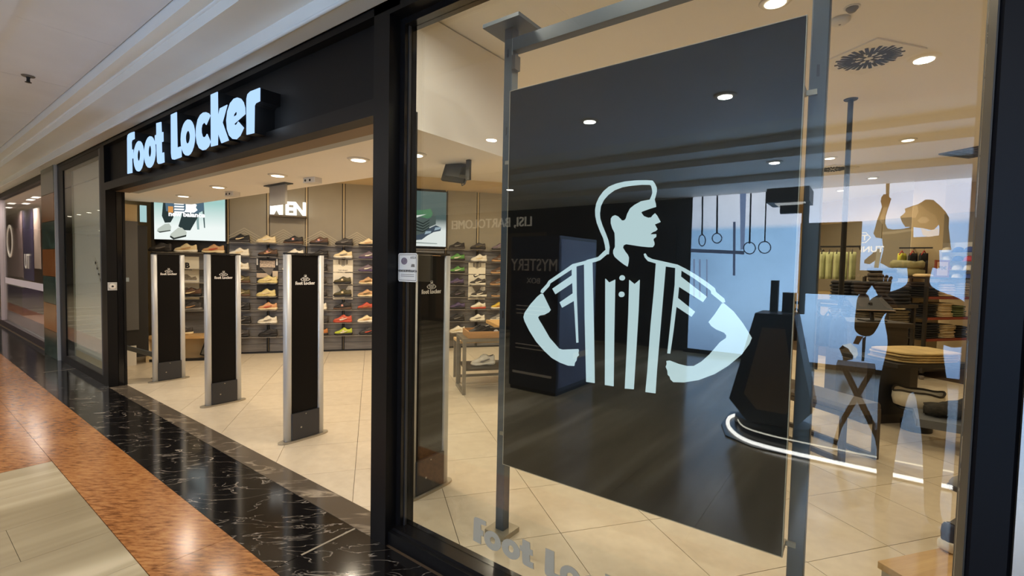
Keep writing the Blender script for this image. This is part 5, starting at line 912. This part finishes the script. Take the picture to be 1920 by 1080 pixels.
# ================================================================== NOTICE ON THE GLASS, LOCK
t = thing('notice_sign', 'small white notice stuck to the glass edge beside the wide pillar', 'notice', (-2.05, 1.7725, 1.59))
MB().plate([[(-.078, -.075), (-.07, -.083), (.07, -.083), (.078, -.075), (.078, .068), (.07, .076), (-.07, .076), (-.078, .068)]], -.0025, -.0005).build('sheet', white_plastic, t)
fr_ = MB()
for a in ((-.07, .07, .066, .069), (-.07, .07, -.076, -.073), (-.0715, -.069, -.074, .067), (.069, .0715, -.074, .067)): fr_.box(a[0], a[1], -.0032, -.0026, a[2], a[3])
fr_.build('border_print', print_grey, t)
MB().plate([[(-.028 + .026 * math.cos(q), .032 + .02 * math.sin(q)) for q in (2 * PI * i / 18 for i in range(18))]], -.0032, -.0026).build('lens_print', M('camera_print', (120, 108, 118), .6, var=.4, scale=60), t)
MB().plate([[(.028, .0), (.06, .0), (.056, .016), (.034, .016)]], -.0032, -.0026).build('camera_print', print_grey, t)
lettering('lettering', 'AREA', .02, print_grey, t, (.046, -.0033, .045), depth=.0006); lettering('lettering', 'VIDEOSORVEGLIATA', .0165, print_dark, t, (0, -.0033, -.028), depth=.0006, bold=.0006)
for z in (-.042, -.052): box('text_line', -.055, .055, -.0032, -.0026, z - .0015, z + .0015, print_grey, t)
t = thing('key_switch', 'square silver key switch on the dark post left of the entrance', 'switch', (-7.51, 1.752, 1.262), PI / 2)
box('plate', -.046, .046, -.008, -.0005, -.05, .05, alu, t, .002); MB().lathe([(.036, 0), (.034, .006), (.02, .008)], 18).build('lock_ring', print_white, t, loc=(0, -.0082, 0)).rotation_euler = (PI / 2, 0, 0); MB().lathe([(.012, 0), (.01, .003)], 10).build('keyhole', near_black, t, loc=(0, -.0165, 0)).rotation_euler = (PI / 2, 0, 0)

# ================================================================== ACROSS THE MALL (seen mirrored in the glass)
YW = -5.9
lw = thing('led_wall', 'huge bright gym advertisement screen across the mall, mirrored in the window', 'screen', (0, YW, 0), 0)
box('cabinet', -2.80, 3.2, -.09, 0, .06, 3.10, near_black, lw)
def ledmat():
    m, nt, b = newmat('led_picture'); nt.nodes.remove(b)
    tc = nt.nodes.new('ShaderNodeTexCoord'); sp = nt.nodes.new('ShaderNodeSeparateXYZ'); nt.links.new(tc.outputs['Object'], sp.inputs[0])
    def ramp(src, stops, a, c):
        mr = nt.nodes.new('ShaderNodeMapRange'); mr.inputs['From Min'].default_value = a; mr.inputs['From Max'].default_value = c; nt.links.new(sp.outputs[src], mr.inputs['Value'])
        rp = nt.nodes.new('ShaderNodeValToRGB'); e = rp.color_ramp.elements
        for k, (p, col) in enumerate(stops):
            q = e[k] if k < 2 else e.new(p)
            q.position = p; q.color = (*col, 1)
        nt.links.new(mr.outputs[0], rp.inputs[0]); return rp
    z = ramp('Z', [(0, (.16, .26, .44)), (1, (.60, .66, .80)), (.76, (.26, .46, .76)), (.79, (.56, .64, .82)), (.3, (.30, .50, .80))], .06, 3.1)
    x = ramp('X', [(0, (.78, .80, .80)), (1, (.82, .84, .9)), (.22, (1.05, 1.04, 1.0)), (.40, (1.0, 1.0, 1.0))], -2.8, 3.2)
    n = nt.nodes.new('ShaderNodeTexNoise'); n.inputs['Scale'].default_value = .9; n.inputs['Detail'].default_value = 3; nt.links.new(tc.outputs['Object'], n.inputs['Vector'])
    mr = nt.nodes.new('ShaderNodeMapRange'); mr.inputs['To Min'].default_value = .7; mr.inputs['To Max'].default_value = 1.3; nt.links.new(n.outputs['Fac'], mr.inputs['Value'])
    mu = nt.nodes.new('ShaderNodeMix'); mu.data_type = 'RGBA'; mu.blend_type = 'MULTIPLY'; mu.inputs['Factor'].default_value = 1
    nt.links.new(z.outputs[0], mu.inputs['A']); nt.links.new(x.outputs[0], mu.inputs['B'])
    em = nt.nodes.new('ShaderNodeEmission'); nt.links.new(mu.outputs['Result'], em.inputs[0])
    ms = nt.nodes.new('ShaderNodeMath'); ms.operation = 'MULTIPLY'; ms.inputs[1].default_value = LED * 6.0; nt.links.new(mr.outputs[0], ms.inputs[0]); nt.links.new(ms.outputs[0], em.inputs[1])
    nt.links.new(em.outputs[0], nt.nodes['Material Output'].inputs[0]); return m
box('screen', -2.78, 3.18, .0005, .006, .08, 3.08, ledmat(), lw)
PC = dict(rope_upper=((150, 130, 100), 1.6), hand=((150, 118, 84), 2.0), raised_arm=((104, 84, 56), 1.3), head_profile=((140, 112, 82), 1.9), hair=((84, 70, 54), 1.6), collar=((230, 232, 240), 3.4), rope_lower=((150, 150, 130), 2.2), hip_cloth=((60, 60, 60), 1.2), torso=((92, 86, 76), 1.0), face_light=((190, 158, 118), 2.6), ear=((186, 156, 120), 2.4), arm_light=((180, 152, 116), 2.4), shoulder_light=((170, 150, 116), 2.2), leg=((110, 84, 60), 1.2), shoe_sole=((70, 60, 50), 1.2), shoe_upper=((216, 230, 244), 3.6), rope_end=((60, 66, 70), 1.2), gym_column=((110, 130, 168), 4.5), gym_beam=((70, 84, 112), 3.2), gym_post=((80, 96, 128), 3.4))
lay = {'torso': .0095, 'face_light': .014, 'ear': .0145, 'arm_light': .011, 'shoulder_light': .011, 'hair': .012, 'collar': .013, 'shoe_upper': .012, 'head_profile': .011, 'hand': .010}
for k, p in WALLPRINT.items():
    c, e = PC.get(k, ((36, 44, 62), 1.0)); c, e = ((120, 140, 176), 5.0) if k.startswith('gym_bar') else (c, e)
    d_ = lay.get(k, .008); o = MB().plate([p], d_ - .0018, d_).build('picture_' + ''.join(ch for ch in k if not ch.isdigit()), EM('picture_tone', c, e * LED), lw)
for a, b in RINGS: MB().plate([a, b], .007, .010).build('picture_ring', EM('picture_ring', (62, 76, 100), 1.6 * LED), lw)
for s_, sz, x_, z_ in (('TUNED', .13, -.03, 1.96), ('TN', .12, -.11, 2.15)): lettering('picture_lettering', s_, sz, EM('picture_white', (250, 250, 252), 5 * LED), lw, (x_, .010, z_), PI, depth=.002, bold=.004)
MB().plate([[(-.11 + .13 * math.cos(q), 2.19 + .10 * math.sin(q)) for q in (2 * PI * i / 6 for i in range(6))], [(-.11 + .115 * math.cos(q), 2.19 + .085 * math.sin(q)) for q in (2 * PI * i / 6 for i in range(6))]], .008, .010).build('picture_badge', EM('picture_white_line', (250, 250, 252), 5 * LED), lw)
box('plinth', -2.86, 3.26, -.095, .02, .001, .06, near_black, lw)
# information totem with light strips
t = thing('info_totem', 'black faceted information totem with glowing floor strips, mirrored in the window', 'kiosk', (-.72, -1.86, 0))
MB().plate([[(-.20, .08), (.20, .08), (.36, .28), (.17, 1.19), (-.17, 1.19), (-.38, .28)]], -.25, .22).build('body', near_black, t)
MB().plate([[(-.12, .22), (.14, .22), (.22, .34), (.10, 1.05), (-.10, 1.05), (-.24, .36)]], .2205, .226).build('inset', M('totem_inset', (110, 88, 58), .5), t)
MB().prism([(.36 * math.cos(a) + 0, .25 * math.sin(a)) for a in (2 * PI * i / 20 for i in range(20))], .001, .08).build('foot', near_black, t)
MB().bar((.20, -.05, 1.19), (.20, -.05, 2.36), .06, .06).build('mast', near_black, t)
box('screen_housing', .17, .66, -.06, .04, 1.40, 2.09, near_black, t, .006); box('upper_arm', -.02, .22, -.08, .0, 2.20, 2.28, near_black, t)
box('hood', -.13, .24, -.30, .12, 2.30, 2.44, near_black, t, .006); box('hood_lamp', -.06, .2, -.2, .05, 2.292, 2.2995, EM('hood_light', (240, 246, 250), 3), t)
box('tablet', -.07, .0, -.05, .02, 1.195, 1.52, near_black, t); box('tablet', .04, .16, -.05, .02, 1.195, 1.40, near_black, t)
strip = EM('floor_strip_light', (250, 248, 244), 9)
def curve(p, n=5):
    o = []
    for i in range(len(p) - 1):
        p0, p1, p2, p3 = (Vector(p[max(0, min(len(p) - 1, i + k))]) for k in (-1, 0, 1, 2))
        for j in range(n):
            q = j / n; o.append(.5 * ((2 * p1) + (p2 - p0) * q + (2 * p0 - 5 * p1 + 4 * p2 - p3) * q * q + (3 * p1 - p0 - 3 * p2 + p3) * q ** 3))
    return o + [Vector(p[-1])]
MB().tube(curve([(-.30, -.28, .02), (-.40, -.08, .02), (-.40, .14, .02), (-.31, .42, .02), (-.14, .64, .02), (.11, .72, .02), (.5, .73, .02), (1.1, .73, .02), (1.75, .72, .02)]), .018, 8).build('light_strip', strip, t, True)
MB().tube(curve([(-.22, -.24, .05), (-.31, -.05, .05), (-.30, .14, .05), (-.20, .34, .05), (-.02, .43, .05), (.25, .46, .05), (.8, .45, .05), (1.75, .42, .05)]), .006, 6).build('light_strip', EM('thin_strip_light', (250, 244, 226), 5), t, True)
pl = MB().prism([(-.46, -.3), (-.44, .25), (-.32, .60), (-.05, .76), (1.85, .76), (1.85, .42), (.4, .42), (.4, -.3)], .0008, .0115).build('plinth_plate', M('totem_plate', (40, 40, 44), .3), t)
t = thing('folding_stool', 'folding stool with crossed legs beside the totem, mirrored in the window', 'stool', (.0, -1.62, 0))
box('seat', -.19, .09, -.15, .15, .76, .79, M('stool_seat', (74, 78, 82), .6), t, .004)
for y_ in (-.13, .13):
    MB().tube([(-.14, y_, .76), (.12, y_, .20), (.16, y_, .012)], .014, 8).build('leg', dark_steel, t, True); MB().tube([(.07, y_ * .86, .76), (-.14, y_ * .86, .22), (-.18, y_ * .86, .012)], .014, 8).build('leg', dark_steel, t, True)
MB().tube([(.12, -.13, .25), (.12, .13, .25)], .012, 8).build('stretcher', dark_steel, t); MB().tube([(-.135, -.112, .24), (-.135, .112, .24)], .012, 8).build('stretcher', dark_steel, t)
# mystery box vending cabinet
t = thing('mystery_cabinet', 'dark navy vending cabinet with pale lettering across the mall, mirrored in the window', 'cabinet', (-3.40, -1.86, 0))
nv = M('cabinet_navy', (44, 48, 66), .4); box('body', -.37, .37, -.5, .5, .05, 2.0, nv, t, .01); box('base', -.35, .35, -.48, .48, .001, .05, near_black, t)
box('side_panel', .3705, .376, -.46, .46, .10, 1.96, M('cabinet_side', (108, 118, 150), .4), t)
lt = M('cabinet_lettering', (190, 180, 166), .6, emit=.25)
lettering('lettering', 'MYSTERY', .22, lt, t, (0, .503, 1.56), PI, depth=.004, sx=.78); lettering('lettering', 'BOX', .10, lt, t, (0, .503, 1.40), PI, depth=.004)
lettering('lettering', 'CARTA', .2, lt, t, (.379, 0, .62), PI / 2, depth=.004, sx=.8) if False else None
for z in (1.1, 1.05, 1.0, .6, .55): box('text_line', -.26, .2, .5005, .504, z, z + .012, lt, t)
box('floor_mat_strip', -.3, .3, .5005, .504, .22, .25, lt, t); box('side_text', .3765, .379, -.3, .1, .42, .50, lt, t)

# ================================================================== THE PHOTOGRAPHER (seen only mirrored in the glass)
def skin_body(name, joints, edges, root, mats, parent, assign):
    me = bpy.data.meshes.new(name); me.from_pydata([j[0] for j in joints], edges, []); o = bpy.data.objects.new(name, me); COL.objects.link(o)
    md = o.modifiers.new('skin', 'SKIN'); md.use_smooth_shade = True
    sk = me.skin_vertices[0].data if me.skin_vertices else None
    if sk is None:
        bm = bmesh.new(); bm.from_mesh(me); bm.verts.layers.skin.verify(); bm.to_mesh(me); bm.free(); sk = me.skin_vertices[0].data
    for i, j in enumerate(joints): sk[i].radius = j[1] if isinstance(j[1], tuple) else (j[1], j[1]); sk[i].use_root = (i == root)
    sb = o.modifiers.new('sub', 'SUBSURF'); sb.levels = 2; sb.render_levels = 2
    dg = bpy.context.evaluated_depsgraph_get(); m2 = bpy.data.meshes.new_from_object(o.evaluated_get(dg))
    bpy.data.objects.remove(o); m2.name = name; m2.materials.clear()
    for m in mats: m2.materials.append(m)
    for p in m2.polygons: p.material_index = assign(p.center); p.use_smooth = True
    return put(name, m2, parent)
ph = thing('person', 'person in dark jacket and trousers holding up a phone, mirrored in the window', 'person', (.27, -.46, 0))
skin_m = M('skin', (196, 150, 122), .6); jacket = M('dark_jacket', (34, 34, 38), .8, bump=.2); trousers = M('dark_trousers', (40, 42, 50), .85); hair_m = M('dark_hair', (40, 30, 24), .7); shoe_m = M('black_shoes', (28, 28, 30), .5)
J = [((0, 0, .98), (.15, .105)), ((0, -.01, 1.14), (.135, .095)), ((0, -.01, 1.32), (.20, .12)), ((0, -.01, 1.44), (.15, .09)), ((0, 0, 1.53), .055), ((0, .02, 1.60), .06), ((0, .035, 1.69), (.078, .095)), ((0, .03, 1.765), (.06, .075)),
     ((-.21, -.01, 1.40), .072), ((-.275, .04, 1.19), .06), ((-.285, .30, 1.43), .036), ((-.285, .345, 1.475), .028),
     ((.21, -.01, 1.40), .072), ((.20, .06, 1.17), .06), ((-.13, .28, 1.40), .036), ((-.195, .335, 1.465), .028),
     ((-.095, 0, .90), .095), ((-.115, .02, .52), .062), ((-.12, -.01, .12), .042), ((-.125, .0, .05), .045), ((-.135, .13, .035), .038),
     ((.095, 0, .90), .095), ((.12, .02, .52), .062), ((.13, -.01, .12), .042), ((.135, .0, .05), .045), ((.145, .13, .035), .038)]
E_ = [(0, 1), (1, 2), (2, 3), (3, 4), (4, 5), (5, 6), (6, 7), (3, 8), (8, 9), (9, 10), (10, 11), (3, 12), (12, 13), (13, 14), (14, 15), (0, 16), (16, 17), (17, 18), (18, 19), (19, 20), (0, 21), (21, 22), (22, 23), (23, 24), (24, 25)]
def which(c):
    if c.z < .10: return 3
    if c.z < .97: return 2
    if c.z > 1.525 and abs(c.x) < .12 and c.y < .2: return 1
    if c.y > .31: return 1
    return 0
skin_body('body', J, E_, 0, [jacket, skin_m, trousers, shoe_m], ph, which)
# hair, ears, eyes, nose, mouth
R_ = []
for k in range(7):
    q = k / 6; z = 1.69 + .125 * q; r_ = .098 * math.sqrt(max(.02, 1 - (q * .93) ** 2))
    R_.append([(r_ * .9 * math.cos(a), .025 + r_ * 1.12 * math.sin(a) - (.02 if math.sin(a) > .3 and k < 3 else 0), z) for a in (2 * PI * i / 16 for i in range(16))])
MB().loft(R_).build('hair', hair_m, ph, True)
for s_ in (-1, 1):
    MB().lathe([(.012, 0), (.011, .004), (.001, .009)], 10).build('eye', white_plastic, ph, True, (s_ * .031, .116, 1.685)).rotation_euler = (-PI / 2, 0, 0)
    MB().loft([[(s_ * .079 + s_ * .012 * q, .02 + .018 * math.cos(a), 1.675 + .03 * math.sin(a)) for a in (2 * PI * i / 10 for i in range(10))] for q in (0, 1)]).build('ear', skin_m, ph, True)
MB().loft([[(x_, y_, z) for x_, y_ in ((-w_, .115), (0, .115 + d_), (w_, .115))] for z, w_, d_ in ((1.695, .007, .010), (1.665, .013, .028), (1.652, .014, .018))]).build('nose', skin_m, ph)
MB().box(-.024, .024, .106, .118, 1.618, 1.628, 0, .004).build('mouth', M('lips', (150, 90, 84), .5), ph)
# hands with fingers closed around the phone
def finger(pts, rad): return MB().tube(pts, rad, 8)
for s_, bx in ((-1, -.30), (1, -.19)):
    palm = MB().loft([[(bx + sx * w_, y_ + sy * .014, z) for sx, sy in ((-1, -1), (1, -1), (1, 1), (-1, 1))] for w_, y_, z in ((.024, .345, 1.472), (.036, .372, 1.50), (.038, .392, 1.545), (.03, .398, 1.56))]); palm.build('palm', skin_m, ph, True)
    for k in range(4):
        x_ = bx - .03 + .02 * k; L_ = (.05, .06, .056, .045)[k]
        finger([(x_, .397, 1.548), (x_, .415, 1.55 + L_ * .55), (x_ + .004 * s_, .432, 1.55 + L_ * .75), (x_ + .006 * s_, .446, 1.55 + L_ * .62)], [.0095, .009, .0082, .0065]).build('finger', skin_m, ph, True)
    finger([(bx + s_ * -.03, .375, 1.51), (bx - s_ * .05, .395, 1.545), (bx - s_ * .052, .405, 1.575)], [.011, .0105, .008]).build('thumb', skin_m, ph, True)
t = thing('phone', 'smartphone held up in both hands, mirrored in the window', 'phone', (-.005, -.030, 1.585))
box('case', -.078, .078, -.005, .004, -.035, .04, black_gloss, t, .002); box('screen', -.072, .072, -.0062, -.0052, -.031, .036, EM('phone_screen', (150, 140, 120), .6), t)
for q in (-.012, .012): MB().lathe([(.009, 0), (.008, .003)], 12).build('lens_ring', steel, t, loc=(.005 + q, .0042, .012)).rotation_euler = (-PI / 2, 0, 0)
